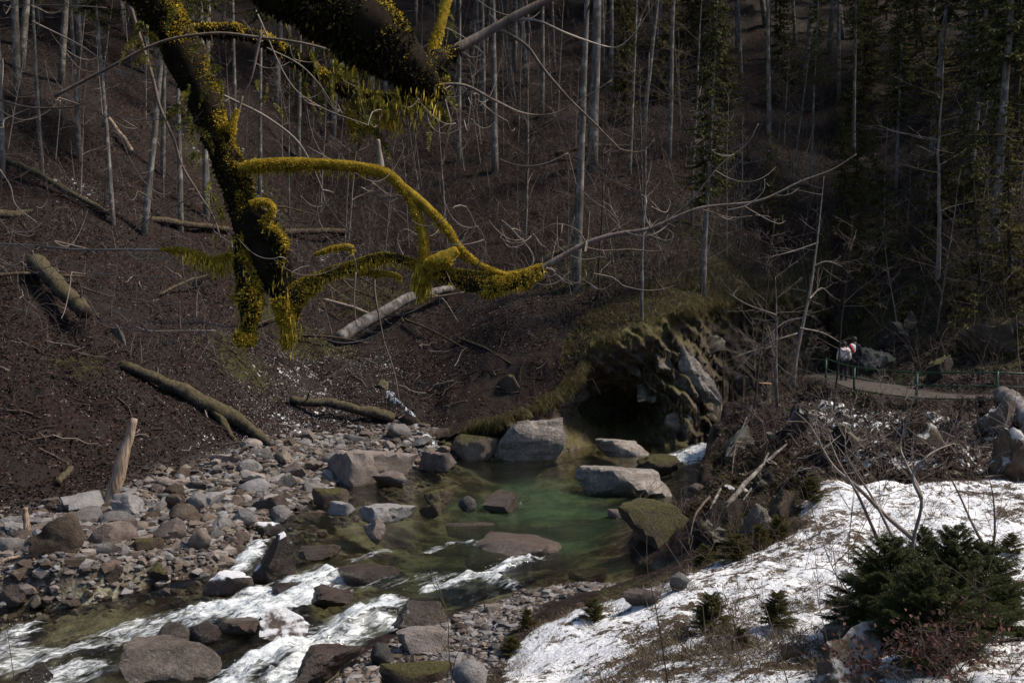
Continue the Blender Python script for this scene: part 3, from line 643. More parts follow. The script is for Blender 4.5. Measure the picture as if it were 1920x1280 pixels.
ROCKS = [
 (70,960,156,1046,'angular','brown','large brown angular boulder with a grey shoulder standing on the left stone beach',1,1),
 (208,922,268,972,'angular','grey','grey boulder at the foot of the upright driftwood log',2,1),
 (4,1003,58,1036,'slab','grey','pale grey elongated stone left of the big brown boulder',1,0),
 (275,1052,330,1099,'block','mossy','blocky brown stone at the waters edge below the beach middle',0,0),
 (390,1068,483,1118,'slab','icy','flat stone capped with white ice and fringed with icicles at the head of the rapids',3,1),
 (478,993,557,1090,'block','icy','tall brown stone pillar with ice running down beside the small cascade',2,1),
 (512,1092,581,1119,'slab','wet','flat dark wet stone poking out of the white foam',2,0),
 (578,1096,664,1150,'angular','wet','dark brown wet boulder right of the foaming chute',3,1),
 (480,1138,580,1204,'angular','icy','wet boulder with a white icy crown between the two foam tongues',4,1),
 (293,1164,364,1213,'round','tanwet','rounded wet brown stone, left half of the pair in the lower rapids',0,0),
 (356,1163,410,1207,'round','wet','rounded wet brown stone, right half of the pair in the lower rapids',1,0),
 (404,1166,484,1192,'slab','wet','low wet stone trailing right from the rounded pair',4,0),
 (222,1205,424,1284,'slab','tanwet','broad tan wet slab in the stream at the bottom edge',0,1),
 (556,1202,684,1280,'angular','wet','large dark layered boulder at the bottom beside the lower foam tongue',5,1),
 (40,1236,102,1290,'block','wet','brown drowned block in the bottom left corner of the stream',1,0),
 (178,1056,230,1098,'angular','brown','triangular brown stone on the lower beach edge',6,0),
 (252,1006,305,1037,'slab','mossy','flat olive brown stone in the middle of the beach',2,0),
 (358,988,402,1032,'angular','brown','upright brown stone in the middle of the beach near the cascade',0,0),
 (418,994,468,1022,'angular','wet','dark wet stone just above the small cascade',2,0),
 (505,945,545,980,'round','grey','smooth blue grey round stone beside the channel',2,0),
 (478,923,532,960,'angular','pink','pale pinkish boulder above the smooth blue grey stone',3,0),
 (438,950,484,988,'block','grey','fractured grey block left of the smooth blue grey stone',3,0),
 (350,920,390,958,'round','grey','grey rounded boulder in the upper beach',3,0),
 (314,924,348,958,'angular','brown','dark brown stone next to the grey rounded boulder',5,0),
 (518,884,556,917,'block','grey','light grey block on the upper beach right side',1,0),
 (482,974,536,1003,'slab','icy','white striped stone right above the cascade',1,0),
 (618,836,784,908,'slab','pink','huge pinkish brown slab boulder at the pool head, largest on the beach',4,1),
 (700,880,768,914,'angular','pink','tan pointed boulder at the front of the huge slab',1,0),
 (676,943,780,980,'slab','grey','long pale grey slab lying at the pool edge',2,1),
 (682,970,722,1014,'angular','pink','white ridged stone tipped below the long pale slab',2,0),
 (795,910,860,954,'angular','mossy','dark mossy topped boulder standing in the shallows',0,1),
 (788,938,826,968,'angular','mossy','small yellow brown stone in front of the mossy topped boulder',3,0),
 (860,928,892,958,'round','grey','round pitted stone in the shallows right of the mossy boulder',1,0),
 (904,920,972,962,'angular','wet','dark ridged rock breaking the pool surface',6,0),
 (1078,868,1256,935,'slab','pale','great pale layered rock lying as an island in the pool',9,2),
 (1194,850,1272,892,'round','mossy','dark mossy boulder behind the island rock',2,1),
 (1158,936,1302,1032,'angular','mossy','big mossy boulder against the right bank overhung with dry stems',4,2),
 (1140,952,1180,972,'slab','pink','small tan flat stone in the water left of the right bank boulder',3,0),
 (728,1118,836,1182,'slab','tanwet','dark brown layered rock at the lower end of the pool',0,1),
 (736,1172,846,1228,'slab','pink','yellowish flat slab on the near gravel shore',1,1),
 (694,1202,738,1248,'round','grey','light grey rounded boulder on the near shore',0,0),
 (718,1248,846,1290,'slab','mossy','long dark mossy rock on the near shore at the bottom edge',3,0),
 (846,1232,912,1290,'round','grey','smooth grey boulder beside the snow edge at the bottom',1,0),
 (826,1222,872,1254,'angular','grey','small grey stone behind the smooth boulder at the bottom',4,0),
 (908,1130,942,1150,'slab','pink','small tan stone at the tip of the gravel bar',2,0),
 (1255,1070,1290,1108,'angular','grey','grey pointed stone at the upper end of the gravel bar',1,0),
 (1170,1100,1240,1140,'angular','pink','crumbled tan rock at the snow edge above the gravel bar',5,0),
 (852,1166,876,1182,'round','brown','small brown pebble stone on the near gravel',0,0),
 (786,844,862,884,'slab','pink','layered tan rock where the side stream meets the pool',0,0),
 (590,912,650,948,'slab','mossy','pale mossy flat stone in the shallow channel below the huge slab',3,0),
 (615,938,672,966,'slab','grey','grey stone at the edge of the side channel',0,0),
 (640,1068,760,1098,'slab','wet','low wet rock under the riffle left of the pool',1,0),
 (560,1020,640,1056,'slab','wet','drowned brown rock right of the ice pillar',2,0),
 (1290,905,1322,925,'round','pink','small pale stone below the upstream riffle',1,0),
 (0,1046,70,1090,'angular','brown','dark brown boulder at the left frame edge on the beach',6,0),
 (60,1080,135,1128,'angular','brown','brown sloping boulder on the left beach at the water',2,0),
 (120,1040,178,1068,'slab','brown','reddish brown flat stone right below the large boulder',2,0),
 (0,1090,60,1142,'block','wet','wet dark block at the left edge just above the water',3,0),
]
for k, (x0, y0, x1, y1, kd, mk, lb, i, fine) in enumerate(ROCKS):
    stone(x0, y0, x1, y1, kd, mk, lb, i + (k if fine else 0), fine=bool(fine), on='ground' if y0 > 1215 and x0 > 690 else 'auto')
# submerged slab
o = stone(882, 1003, 1060, 1044, 'slab', 'wet', 'broad reddish brown slab lying drowned in the middle of the pool', 77, fine=True); o.location.z -= .40
for (a, b, c, d_) in ((1320,1004,1420,1020),(1270,1060,1400,1075)): pass
for (a, b, c, d_, lb) in ((1066,1052,1138,1064,'narrow dark drowned stone in the pool below the tan flat stone'),(1030,975,1110,990,'dark drowned ledge in the green middle of the pool'),(840,970,930,988,'dark drowned stone left of the green pool middle'),(860,1000,890,1014,'small dark stone under the surface of the pool')):
    o = stone(a, b, c, d_, 'slab', 'wet', lb, 3); o.location.z -= .34
# pale slabs at the foot of the cliff
stone(925, 782, 1064, 866, 'slab', 'pale', 'pale fractured slab leaning at the foot of the cliff left of the dark cave', 31, fine=True, tilt=-.25, on='water', dep=.6)
stone(1116, 826, 1216, 854, 'slab', 'pale', 'low pale ledge in front of the dark cave', 33, fine=True, on='water', dep=.5)
stone(830, 812, 935, 862, 'slab', 'mossy', 'dark layered rock at the left end of the cliff foot', 35, fine=True, on='water', dep=.6)
# rock flakes standing out of the cliff face
for k, (px, py, w_, h_, mk, rz, lb) in enumerate(((1306,705,54,130,'pale',.35,'pale upright rock flake on the cliff face left of the gorge mouth'), (1268,800,52,60,'pale',.5,'rust tinted flake low on the cliff face'), (1335,775,60,70,'earthy',.4,'crumbled brown rock low on the cliff by the gorge mouth'),
     (1218,742,70,60,'earthy',.2,'mossy ledge on the cliff face right of the dark cave'), (1180,690,50,40,'earthy',0,'small dark ledge under the turf rim above the cave'), (1385,740,60,90,'earthy',.3,'brown rock rib at the right end of the cliff'), (1330,650,70,50,'earthy',.3,'rock band below the turf rim'), (1245,690,50,70,'earthy',.45,'slanting dark rib in the middle of the cliff face'))):
    ci = int(np.argmin(abs(cpx - px))); ri = int(np.argmin(abs(ppy[:, ci] - py))); c_ = face[ri, ci]; s_ = c_[1] / FPX
    o = link('rock', new_mesh('stone', stone_shape(7000 + k, 'crag', ICO_V), None, ICO_F, (SM[mk],), sharp=34)); o.location = tuple(c_ + (0, .10, 0)); o.scale = (w_ * s_ / 2, .55, h_ * s_ / 2); o.rotation_euler = (0, -rz, .25); tag(o, lb, 'rock')
# stones of the beach
placed = [(q['label'], q.location.x, q.location.y, max(q.scale)) for q in COL.objects if q.get('category') == 'rock']
rg = np.random.default_rng(11); cnt = 0; tries = 0
words = {'grey': 'grey', 'brown': 'brown', 'pink': 'pinkish tan', 'mossy': 'mossy', 'wet': 'dark wet'}
forms = {'angular': 'angular', 'round': 'rounded', 'slab': 'flat', 'block': 'blocky'}
LAND = [('the big brown boulder', WL(112,1000)), ('the foot of the upright driftwood', WL(235,960)), ('the small cascade', WL(470,1015)), ('the smooth blue grey stone', WL(525,960)), ('the huge pinkish slab', WL(700,880)),
        ('the olive flat stone', WL(280,1020)), ('the side stream', WL(760,830)), ('the water edge of the beach', WL(200,1105)), ('the left frame edge', WL(20,1030)), ('the upper beach edge', WL(400,880)), ('the long pale slab', WL(700,950)), ('the fallen root end', WL(480,860))]
bb0, bb1 = BEACH[:, :2].min(0), BEACH[:, :2].max(0)
sizes = np.sort(rg.pareto(1.7, 250) * .13 + .13)[::-1]; sizes = np.minimum(sizes, .48)
for sz in sizes:
    for _ in range(60):
        x, y = rg.uniform(bb0, bb1)
        a_, b_, _d = proj((x, y, .3))
        if a_ < -60 or a_ > 900: continue
        sd_ = sdf(BEACH, np.array([x]), np.array([y]))[0]
        if sd_ > -.05: continue
        if all((x - q[1]) ** 2 + (y - q[2]) ** 2 > (q[3] * .75 + sz * .8) ** 2 for q in placed): break
    else: continue
    kd = rg.choice(['angular', 'round', 'slab', 'block'], p=[.42, .14, .32, .12]); mk = rg.choice(['grey', 'brown', 'pink', 'mossy'], p=[.34, .28, .33, .05])
    z = H(x, y)
    if sdf(WATER, np.array([x]), np.array([y]))[0] < -.1: mk = 'wet'
    o = link('rock', stone_mesh(kd, int(rg.integers(9)), mk)); zs = sz * (rg.uniform(.32, .5) if kd == 'slab' else rg.uniform(.5, .85))
    o.scale = (sz * rg.uniform(.9, 1.35), sz * rg.uniform(.7, 1), zs); o.location = (x, y, z + zs * .36)
    o.rotation_euler = (rg.normal(0, .2), rg.normal(0, .2), rg.uniform(0, 6.28))
    ln = min(LAND, key=lambda q: (q[1][0] - x) ** 2 + (q[1][1] - y) ** 2)[0]
    big = 'large' if sz > .38 else 'medium' if sz > .22 else 'small'
    tag(o, f'{big} {words[mk]} {forms[kd]} stone near {ln}', 'rock', 'loose stones of the stony beach'); placed.append(('', x, y, sz)); cnt += 1
def pebbles(name, poly, n, lo, hi, seed, mats, label, wl=True, pxr=None):
    rg = np.random.default_rng(seed); b0, b1 = poly[:, :2].min(0), poly[:, :2].max(0)
    xy = rg.uniform(b0, b1, (n * 4, 2)); k = sdf(poly, xy[:, 0], xy[:, 1]) < rg.uniform(-.3, .35, len(xy)); xy = xy[k]
    px_ = 960 + xy[:, 0] / xy[:, 1] * FPX; xy = xy[(px_ > -250) & (px_ < 2100)][:n]
    z = height(xy[:, 0], xy[:, 1]); sz = np.minimum(lo + rg.pareto(2.2, len(xy)) * lo * .8, hi)
    V = []; F = []
    shapes = [stone_shape(900 + i, 'angular', I1_V) for i in range(9)]
    idx = rg.integers(9, size=len(xy)); rz = rg.uniform(0, 6.28, len(xy)); fl_ = rg.uniform(.35, .8, len(xy)); el = rg.uniform(.75, 1.4, len(xy))
    Vs = np.stack(shapes)[idx] * (sz[:, None, None] * np.stack([el, 1 / el, fl_], -1)[:, None])
    c, s_ = np.cos(rz)[:, None], np.sin(rz)[:, None]
    Vr = np.stack([Vs[..., 0] * c - Vs[..., 1] * s_, Vs[..., 0] * s_ + Vs[..., 1] * c, Vs[..., 2]], -1)
    Vr += np.stack([xy[:, 0], xy[:, 1], z + sz * fl_ * .3], -1)[:, None]
    nv = len(I1_V); F = (I1_F[None] + (np.arange(len(xy)) * nv)[:, None, None]).reshape(-1, 3)
    mi = np.repeat(rg.choice(len(mats), p=[.4, .3, .3], size=len(xy)), len(I1_F))
    me = new_mesh(name, Vr.reshape(-1, 3), None, F, mats, False, mi=mi)
    return tag(link(name, me), label, None, None, 'stuff')
def pm(name, stops):
    m, t, b, o = nodes(name); f = mth(t, 'ADD', mth(t, 'MULTIPLY', isl(t), .6), mth(t, 'MULTIPLY', tex(t, wpos(t), scale=14, detail=5).outputs[0], .45))
    setc(b, ramp(t, f, stops), .85, .3); bump(t, tex(t, wpos(t), scale=22).outputs[0], b, .02, .6); return m
dk_ = lambda st, k: [(a, tuple(x * k for x in c)) for a, c in st]
PM = (pm('grey_pebble', dk_(GREY, .72)), pm('brown_pebble', dk_(BROWN, .8)), pm('tan_pebble', dk_(PINK, .72)))
pebbles('cobbles', BEACH, 2600, .10, .20, 23, PM, 'cobbles filling the gaps between the loose stones of the beach')
pebbles('pebbles', BEACH, 9500, .045, .12, 21, PM, 'small pebbles and cobbles filling the stony beach')
pebbles('gravel', BAR, 5200, .025, .11, 22, PM, 'fine gravel and cobbles of the near shore bar')
# ------------------------------------------------------------------ bark and needle materials
B_GREY = mat_bark('grey_bark', [(.3, (.032, .027, .023)), (.5, (.095, .082, .072)), (.72, (.20, .178, .16))], lichen=.5)
B_DARK = mat_bark('dark_bark', [(.3, (.02, .015, .012)), (.55, (.05, .038, .03)), (.75, (.09, .07, .058))], moss=.3)
B_LOG = mat_bark('log_bark', [(.34, (.010, .0075, .006)), (.5, (.042, .031, .025)), (.72, (.12, .096, .08))], moss=.3, scale=9, stretch=(1, 1, .6))
B_DRIFT = mat_bark('driftwood', [(.36, (.05, .03, .02)), (.45, (.24, .17, .12)), (.7, (.44, .35, .27))], stretch=(2.2, 2.2, .16), scale=9)
B_TWIG = mat_plain('brown_twig', (.085, .062, .052), nscale=4, var=.45)
B_PALE = mat_plain('pale_twig', (.20, .165, .14), nscale=5, var=.4)
M_NEEDLE = mat_leafy('spruce_needles', [(0, (.016, .020, .006)), (.5, (.05, .055, .015)), (.85, (.11, .10, .028)), (1, (.16, .135, .045))], trans=.3)
M_NEEDLE_Y = mat_leafy('olive_needles', [(0, (.03, .03, .008)), (.5, (.075, .068, .017)), (1, (.16, .13, .04))], trans=.35)

def leaf_tris(c, d, ln, wd, nrm_rand=1.0, rg=RNG):   # many thin two-triangle blades: centre base c, direction d
    n = len(c); d = d / (np.linalg.norm(d, axis=1)[:, None] + 1e-9)
    a = np.cross(d, rg.normal(size=(n, 3))); a /= np.linalg.norm(a, axis=1)[:, None] + 1e-9
    ln = np.broadcast_to(ln, (n,))[:, None]; wd = np.broadcast_to(wd, (n,))[:, None]
    V = np.stack([c, c + d * ln * .45 + a * wd, c + d * ln, c + d * ln * .45 - a * wd], 1).reshape(-1, 3)
    Q = np.arange(n * 4).reshape(n, 4); return V, Q

def proto_spruce(seed, h, z0, spread, dens=1.0, needle=M_NEEDLE, r0=.2, dead=True):
    rg = np.random.default_rng(seed); t = thing('spruce_tree', 'x', 'tree')
    tr = MB(); zz = np.linspace(-.6, h, 14); wob = np.cumsum(rg.normal(0, .035, (14, 2)), 0)
    pts = np.stack([wob[:, 0], wob[:, 1], zz], -1); tr.tube(pts, np.maximum(r0 * (1 - np.clip(zz, 0, h) / h) ** .8, .015), 9, rough=.12, seed=seed)
    if dead:
        for z in np.arange(.9, z0, .32):
            a = rg.uniform(0, 6.28); L = rg.uniform(.2, 1.7); p0 = np.array((np.interp(z, zz, pts[:, 0]), np.interp(z, zz, pts[:, 1]), z))
            e = p0 + np.array((math.cos(a) * L, math.sin(a) * L, -.25 * L)); m = (p0 + e) / 2 + (0, 0, -.08)
            tr.tube([p0, m, e], [.022, .012, .005], 3, cap=False)
    cr = MB(); C = []; D = []; LN = []
    z = z0
    while z < h - .15:
        L = spread * ((h - z) / (h - z0)) ** .75 * (0.55 + .45 * min(1, (z - z0) / 2 + .5))
        for k in range(int(rg.integers(4, 7))):
            a = rg.uniform(0, 6.28); l = L * rg.uniform(.6, 1.12) + .12
            if rg.random() > dens: continue
            p0 = np.array((np.interp(z, zz, pts[:, 0]), np.interp(z, zz, pts[:, 1]), z + rg.uniform(-.2, .2)))
            o = np.array((math.cos(a), math.sin(a), 0)); s = np.linspace(0, 1, 6)
            dr = rg.uniform(.22, .5)
            br = p0 + o * l * s[:, None] + np.array((0, 0, 1.0)) * (-dr * l * (s ** 1.2) + .28 * l * s ** 3)[:, None]
            cr.tube(br, np.linspace(.018 + .008 * l, .004, 6), 3, cap=False)
            ns = int(8 + l * 17)
            for q in np.linspace(.12, 1, ns):
                b = np.array([np.interp(q, s, br[:, j]) for j in range(3)]); side = np.array((-o[1], o[0], 0)) * rg.choice((-1, 1))
                d = o * rg.uniform(.15, .8) + side * rg.uniform(.2, 1) + np.array((0, 0, rg.uniform(-1.0, .12)))
                C.append(b); D.append(d); LN.append(rg.uniform(.16, .42) * (1.15 - .5 * q) * (.6 + .4 * min(1, l)))
        z += rg.uniform(.30, .5)
    C = np.array(C); D = np.array(D); LN = np.array(LN)
    V, Q = leaf_tris(C, D, LN, LN * .13 + .008, rg=rg); cr.add(V, Q)
    D2 = D + rg.normal(0, .5, D.shape); V, Q = leaf_tris(C + D * .1 * LN[:, None], D2, LN * .7, LN * .11 + .006, rg=rg); cr.add(V, Q)
    tr.build('trunk', B_GREY if dead else B_DARK, t); cr.build('crown', needle, t, smooth=False); return t

def grow(mb, rg, p, d, L, r, lev, sides=3, up=.12, bend=.25, nb=(4, 7), start=.25, ang=.75):
    n = 6 if lev else 4; pts = [np.array(p, float)]; d = d / np.linalg.norm(d)
    for k in range(n):
        d = d + rg.normal(0, bend / n * 1.6, 3) + np.array((0, 0, up / n * (1 if lev else 2.2))); d /= np.linalg.norm(d); pts.append(pts[-1] + d * L / n)
    pts = np.array(pts); rad = np.linspace(r, max(r * .25, .003), n + 1); mb.tube(pts, rad, sides + (2 if lev > 1 else 0), cap=False)
    if lev > 0:
        for k in range(int(rg.integers(*nb))):
            s = rg.uniform(start, .97); i = min(int(s * n), n - 1); b = pts[i] + (pts[i + 1] - pts[i]) * (s * n - i); dd = pts[i + 1] - pts[i]; dd /= np.linalg.norm(dd)
            q = np.cross(dd, rg.normal(size=3)); q /= np.linalg.norm(q)
            grow(mb, rg, b, dd * math.cos(ang) + q * math.sin(ang), L * rg.uniform(.28, .55) * (1.1 - .5 * s), max(r * (1 - .7 * s) * .55, .003), lev - 1, 3, up, bend * 1.4, nb, start, ang)
    return pts

def proto_bare(seed, h, r0, crown0, name='bare_tree', lean=.05, mat=None, tw=None, spread=.32, nbr=(16, 22), thick=1.0):
    rg = np.random.default_rng(seed); t = thing(name, 'x', 'tree'); tr = MB()
    zz = np.linspace(-.5, h, 16); wob = np.cumsum(rg.normal(0, lean * h / 60, (16, 2)), 0); pts = np.stack([wob[:, 0], wob[:, 1], zz], -1)
    tr.tube(pts, np.maximum(r0 * (1 - .85 * np.clip(zz, 0, h) / h), .008), 8, rough=.1, seed=seed); cr = MB()
    for k in range(int(rg.integers(*nbr))):
        z = crown0 + (h - crown0) * rg.random() ** .8; a = rg.uniform(0, 6.28); p0 = [np.interp(z, zz, pts[:, j]) for j in range(3)]
        L = spread * h * (1.05 - .6 * (z - crown0) / (h - crown0 + .1)) * rg.uniform(.5, 1.1)
        grow(cr, rg, p0, np.array((math.cos(a), math.sin(a), rg.uniform(.1, .9))), L, max(r0 * .35 * (1 - z / h) + .006, .006) * thick, 2, nb=(3, 6))
    tr.build('trunk', mat or B_GREY, t); cr.build('branches', tw or B_TWIG, t); return t

SPR = [proto_spruce(41, 24, 9.5, 2.9, .9, r0=.24), proto_spruce(42, 27, 12, 3.1, .85, r0=.27), proto_spruce(43, 21, 6, 2.6, .95, r0=.22)]
SPL = [proto_spruce(51, 15, 1.6, 2.3, .85, r0=.15, dead=False), proto_spruce(52, 12, .8, 2.1, .8, M_NEEDLE_Y, r0=.12, dead=False)]
SPS = [proto_spruce(61, 3.2, .15, 1.1, .9, M_NEEDLE_Y, r0=.04, dead=False), proto_spruce(62, 2.2, .1, .9, .9, M_NEEDLE_Y, r0=.03, dead=False)]
SPH = [proto_spruce(44, 31, 15, 3.4, .95, r0=.24), proto_spruce(45, 28, 13.5, 3.2, .95, r0=.21)]  # crowns start above the view, added to shade the hillside
BEE = [proto_bare(71, 19, .17, 8.5), proto_bare(72, 22, .20, 11), proto_bare(73, 16, .13, 6.5)]
SAP = [proto_bare(81 + i, h, r, c, 'bare_sapling', lean=.12, mat=m_, tw=w_, spread=.36, nbr=(13, 19)) for i, (h, r, c, m_, w_) in enumerate(
      ((8, .05, 1.6, B_GREY, B_TWIG), (6.5, .04, 1.0, B_DARK, B_TWIG), (9.5, .065, 2.5, B_GREY, B_TWIG), (5, .03, .6, B_DARK, B_TWIG), (7.5, .045, 1.3, B_PALE, B_PALE)))]
SHR = [proto_bare(91 + i, h, .018, .05, 'bare_shrub', lean=.2, mat=B_TWIG, tw=w_, spread=.6, nbr=(9, 13)) for i, (h, w_) in enumerate(((2.2, B_TWIG), (1.7, B_TWIG), (2.6, B_PALE)))]
for grp in (SPR, SPH, SPL, SPS, BEE, SAP, SHR):
    for p_ in grp: p_.location = (0, -60, -40)
USED = set()
def plant(protos, i, loc, rz, sc, label, group=None, tilt=(0, 0), name=None):
    pr = protos[i % len(protos)]
    if pr.name not in USED:
        USED.add(pr.name); pr.location = tuple(loc); pr.rotation_euler = (tilt[0], tilt[1], rz); pr.scale = (sc, sc, sc) if np.isscalar(sc) else sc
        pr['label'] = label
        if group: pr['group'] = group
        return pr
    return dup(pr, loc, rz, sc, label, group, tilt)
def drop_unused():
    for grp in (SPR, SPH, SPL, SPS, BEE, SAP, SHR):
        for p_ in grp:
            if p_.name not in USED:
                for c in list(p_.children): bpy.data.objects.remove(c)
                bpy.data.objects.remove(p_)
def zone(px, py):
    v = 'high upslope' if py < 330 else 'midslope' if py < 560 else 'on the low bank'
    hs = [(200, 'at the left frame edge'), (420, 'left of the mossy trunk'), (700, 'above the gully'), (950, 'behind the mossy branch'), (1130, 'by the twin trunks'), (1280, 'above the dark cave'), (1430, 'above the turf cliff'), (1620, 'above the walkers'), (1800, 'above the railing'), (9999, 'by the big pale trunk')]
    if py > 690: hs = [(1500, 'beside the cut stump'), (1600, 'below the walkers'), (1720, 'left of the middle post'), (9999, 'right of the middle post')]
    return v + ' ' + next(s for x, s in hs if px < x)

# ---- the trunks one can tell apart: base pixel, pixel at the frame top or visible top, width px
TRUNKS = [
 (1864,482,1893,0,36,SPR,0,'big pale grey trunk with knots leaning slightly right at the right frame edge'),
 (1742,305,1770,0,21,SPR,1,'grey spruce trunk standing left of the big pale trunk'),
 (1318,545,1346,0,21,SPR,2,'spruce with grey trunk and low green boughs rooted on the turf above the cliff'),
 (1080,540,1098,0,17,BEE,0,'straight slim grey trunk rooted behind the end of the long mossy branch'),
 (1111,316,1120,0,21,BEE,1,'pale grey trunk, taller and thicker of the twin trunks up the slope'),
 (338,432,334,100,20,SPH,0,'straight pale grey trunk directly left of the dark mossy trunk'),
 (270,440,303,150,16,SPH,1,'pale trunk leaning right between two straight ones at the left'),
 (213,420,200,200,11,SPH,1,'thin grey trunk left of the leaning pale one'),
 (388,410,384,100,15,SPH,1,'grey trunk half hidden just behind the mossy trunk'),
 (486,365,490,60,15,SPH,0,'pale trunk behind the start of the horizontal mossy branch'),
 (929,322,926,60,13,BEE,1,'short lit piece of pale trunk in the middle of the slope'),
 (6,330,4,0,13,BEE,2,'dim grey trunk at the left frame edge'),
 (1299,425,1311,0,9,SAP,2,'very slender pale stem left of the green boughed spruce'),
 (1017,215,1019,0,9,BEE,2,'thin trunk high up between the long twigs'),
 (440,235,437,0,14,SPH,0,'dim trunk high behind the mossy trunk'),
 (1205,602,1209,330,9,SAP,2,'thin pole like young tree on the turf edge above the cave'),
 (985,440,987,200,8,SAP,0,'thin birch coloured stem behind the drooping twigs'),
 (1757,520,1760,250,11,SAP,4,'thin white barked stem on the slope above the railing'),
 (1180,330,1190,60,8,BEE,0,'thin trunk right of the pale twin trunks'),
 (1255,300,1262,20,10,BEE,2,'dark thin trunk uphill of the turf edge'),
 (1120,560,1125,380,7,SAP,1,'dark crooked sapling right of the slim straight trunk'),
 (860,300,862,60,9,BEE,0,'dim trunk behind the broken mossy stub'),
 (560,300,566,60,9,BEE,1,'dim trunk above the horizontal mossy branch'),
 (1520,350,1530,40,10,SPR,0,'dark spruce trunk above the gorge'),
 (1600,300,1600,40,12,SPR,1,'dark spruce deep in the shade above the walkers'),
 (1680,350,1690,40,13,SPR,2,'dark spruce in the shade left of the grey trunk'),
 (1900,330,1912,40,15,SPL,0,'dense dark spruce behind the big pale trunk'),
 (150,300,140,60,10,BEE,0,'dim slanting trunk in the dark upper left'),
 (80,330,70,60,12,SPR,1,'dim spruce trunk in the dark upper left corner'),
]
occupied = []
for (bx_, by_, tx_, ty_, w_, pr, i, lb) in TRUNKS:
    b = G(bx_, by_); d = b[1]; src = pr[i % len(pr)]
    r0 = {'SPR': .24}.get('', None)
    me = [c for c in src.children if c.name.startswith('trunk')][0].data
    co = np.empty(len(me.vertices) * 3); me.vertices.foreach_get('co', co); co = co.reshape(-1, 3); m_ = np.abs(co[:, 2] - .8) < 1.2
    r_b = np.percentile(np.hypot(co[m_, 0], co[m_, 1]), 60)
    sc = (w_ / 2 * d / FPX) / max(r_b, .01); sz = float(np.clip(sc, .75, 1.5)); lean = math.atan2((tx_ - bx_), (by_ - ty_))
    plant(pr, i, (b[0], b[1], b[2] - .1), random.uniform(0, 6), (sc, sc, sz), lb, None, (0, 0))
    o_ = [q for q in COL.objects if q.get('label') == lb][0]; o_.rotation_euler = (0, lean, 0)
    occupied.append((b[0], b[1]))
rg = np.random.default_rng(5)
def scatter_trees(n, pxr, pyr, protos, label, group, sc=(.8, 1.2), mind=1.6, avoid=None, tiltmax=.06):
    k = 0
    for _ in range(n * 8):
        if k >= n: break
        px, py = rg.uniform(*pxr), rg.uniform(*pyr)
        if avoid and avoid(px, py): continue
        b = G(px, py)
        if b[1] > 110 or any((b[0] - q[0]) ** 2 + (b[1] - q[1]) ** 2 < mind ** 2 for q in occupied): continue
        if dpath(PATH, np.array([b[0]]), np.array([b[1]]))[0][0] < 1.7 or sdf(WATER, np.array([b[0]]), np.array([b[1]]))[0] < .4: continue
        s = rg.uniform(*sc); i = int(rg.integers(len(protos)))
        plant(protos, i, (b[0], b[1], b[2] - .1), rg.uniform(0, 6.28), s, f'{label[i % len(label)]} {zone(px, py)}', group, (rg.normal(0, tiltmax), rg.normal(.01, tiltmax)))
        occupied.append((b[0], b[1])); k += 1
scatter_trees(64, (-420, 1000), (-90, 260), SPH, ['tall straight grey spruce trunk', 'slender grey spruce trunk'], 'high crowned spruces of the hillside', (.75, 1.1), 2.6)
scatter_trees(46, (850, 1650), (-150, 190), SPH, ['tall straight grey spruce trunk', 'slender grey spruce trunk'], 'high crowned spruces of the hillside', (.7, 1.1), 2.4)
scatter_trees(30, (1130, 1750), (-120, 230), SPL, ['dense low branched spruce', 'olive green young spruce'], 'low branched spruces of the upper slope', (.6, 1.1), 2.6)
no_cliff = lambda x, y: (x > 1090 and x < 1430 and y > 540) or (1430 < x < 1560 and y > 520)
scatter_trees(14, (300, 1500), (-60, 330), BEE, ['slim grey bare tree', 'tall grey bare tree', 'young grey bare tree'], 'bare trees of the hillside', (.6, 1.15), 2.2, None, .11)
scatter_trees(30, (-200, 1450), (-190, 10), SPR, ['tall spruce', 'very tall spruce', 'shorter spruce'], 'unseen spruces added to shade the hillside', (.9, 1.2), 4)  # rooted above the view, added in number to darken the slope
scatter_trees(18, (1420, 2150), (-60, 400), SPR, ['dark tall spruce', 'dark very tall spruce', 'dark shorter spruce'], 'dark spruces of the right hillside', (.85, 1.2), 2.6)
scatter_trees(14, (1430, 2100), (150, 560), SPL, ['dense low branched spruce', 'olive green young spruce'], 'low branched spruces of the right hillside', (.35, .8), 2.2)
scatter_trees(9, (1560, 2000), (480, 660), SPS, ['little olive spruce', 'little bushy spruce'], 'little spruces above the path', (.6, 1.2), 1.2)
scatter_trees(90, (520, 1500), (100, 480), SAP, ['slender grey sapling', 'dark twiggy sapling', 'tall thin sapling', 'short dark sapling', 'pale twiggy sapling'], 'saplings of the hillside', (.7, 1.2), 1.1, no_cliff, .1)
scatter_trees(40, (-50, 620), (90, 420), SAP, ['slender grey sapling', 'dark twiggy sapling', 'tall thin sapling', 'short dark sapling', 'pale twiggy sapling'], 'saplings of the hillside', (.6, 1.0), 1.3, None, .1)
scatter_trees(14, (640, 1330), (460, 600), SAP, ['slender grey sapling', 'dark twiggy sapling', 'tall thin sapling', 'short dark sapling', 'pale twiggy sapling'], 'saplings of the lower slope', (.4, .8), 1.2, no_cliff, .12)
scatter_trees(26, (1380, 1920), (300, 640), SAP, ['slender grey sapling', 'dark twiggy sapling', 'tall thin sapling', 'short dark sapling', 'pale twiggy sapling'], 'saplings of the right hillside', (.5, 1.0), 1.1, no_cliff, .12)
scatter_trees(12, (1400, 1560), (690, 770), SHR + SAP[3:4], ['bare brown shrub', 'low bare shrub', 'pale bare shrub', 'short dark sapling'], 'bare shrubs at the gorge edge', (.8, 1.5), .6, None, .15)
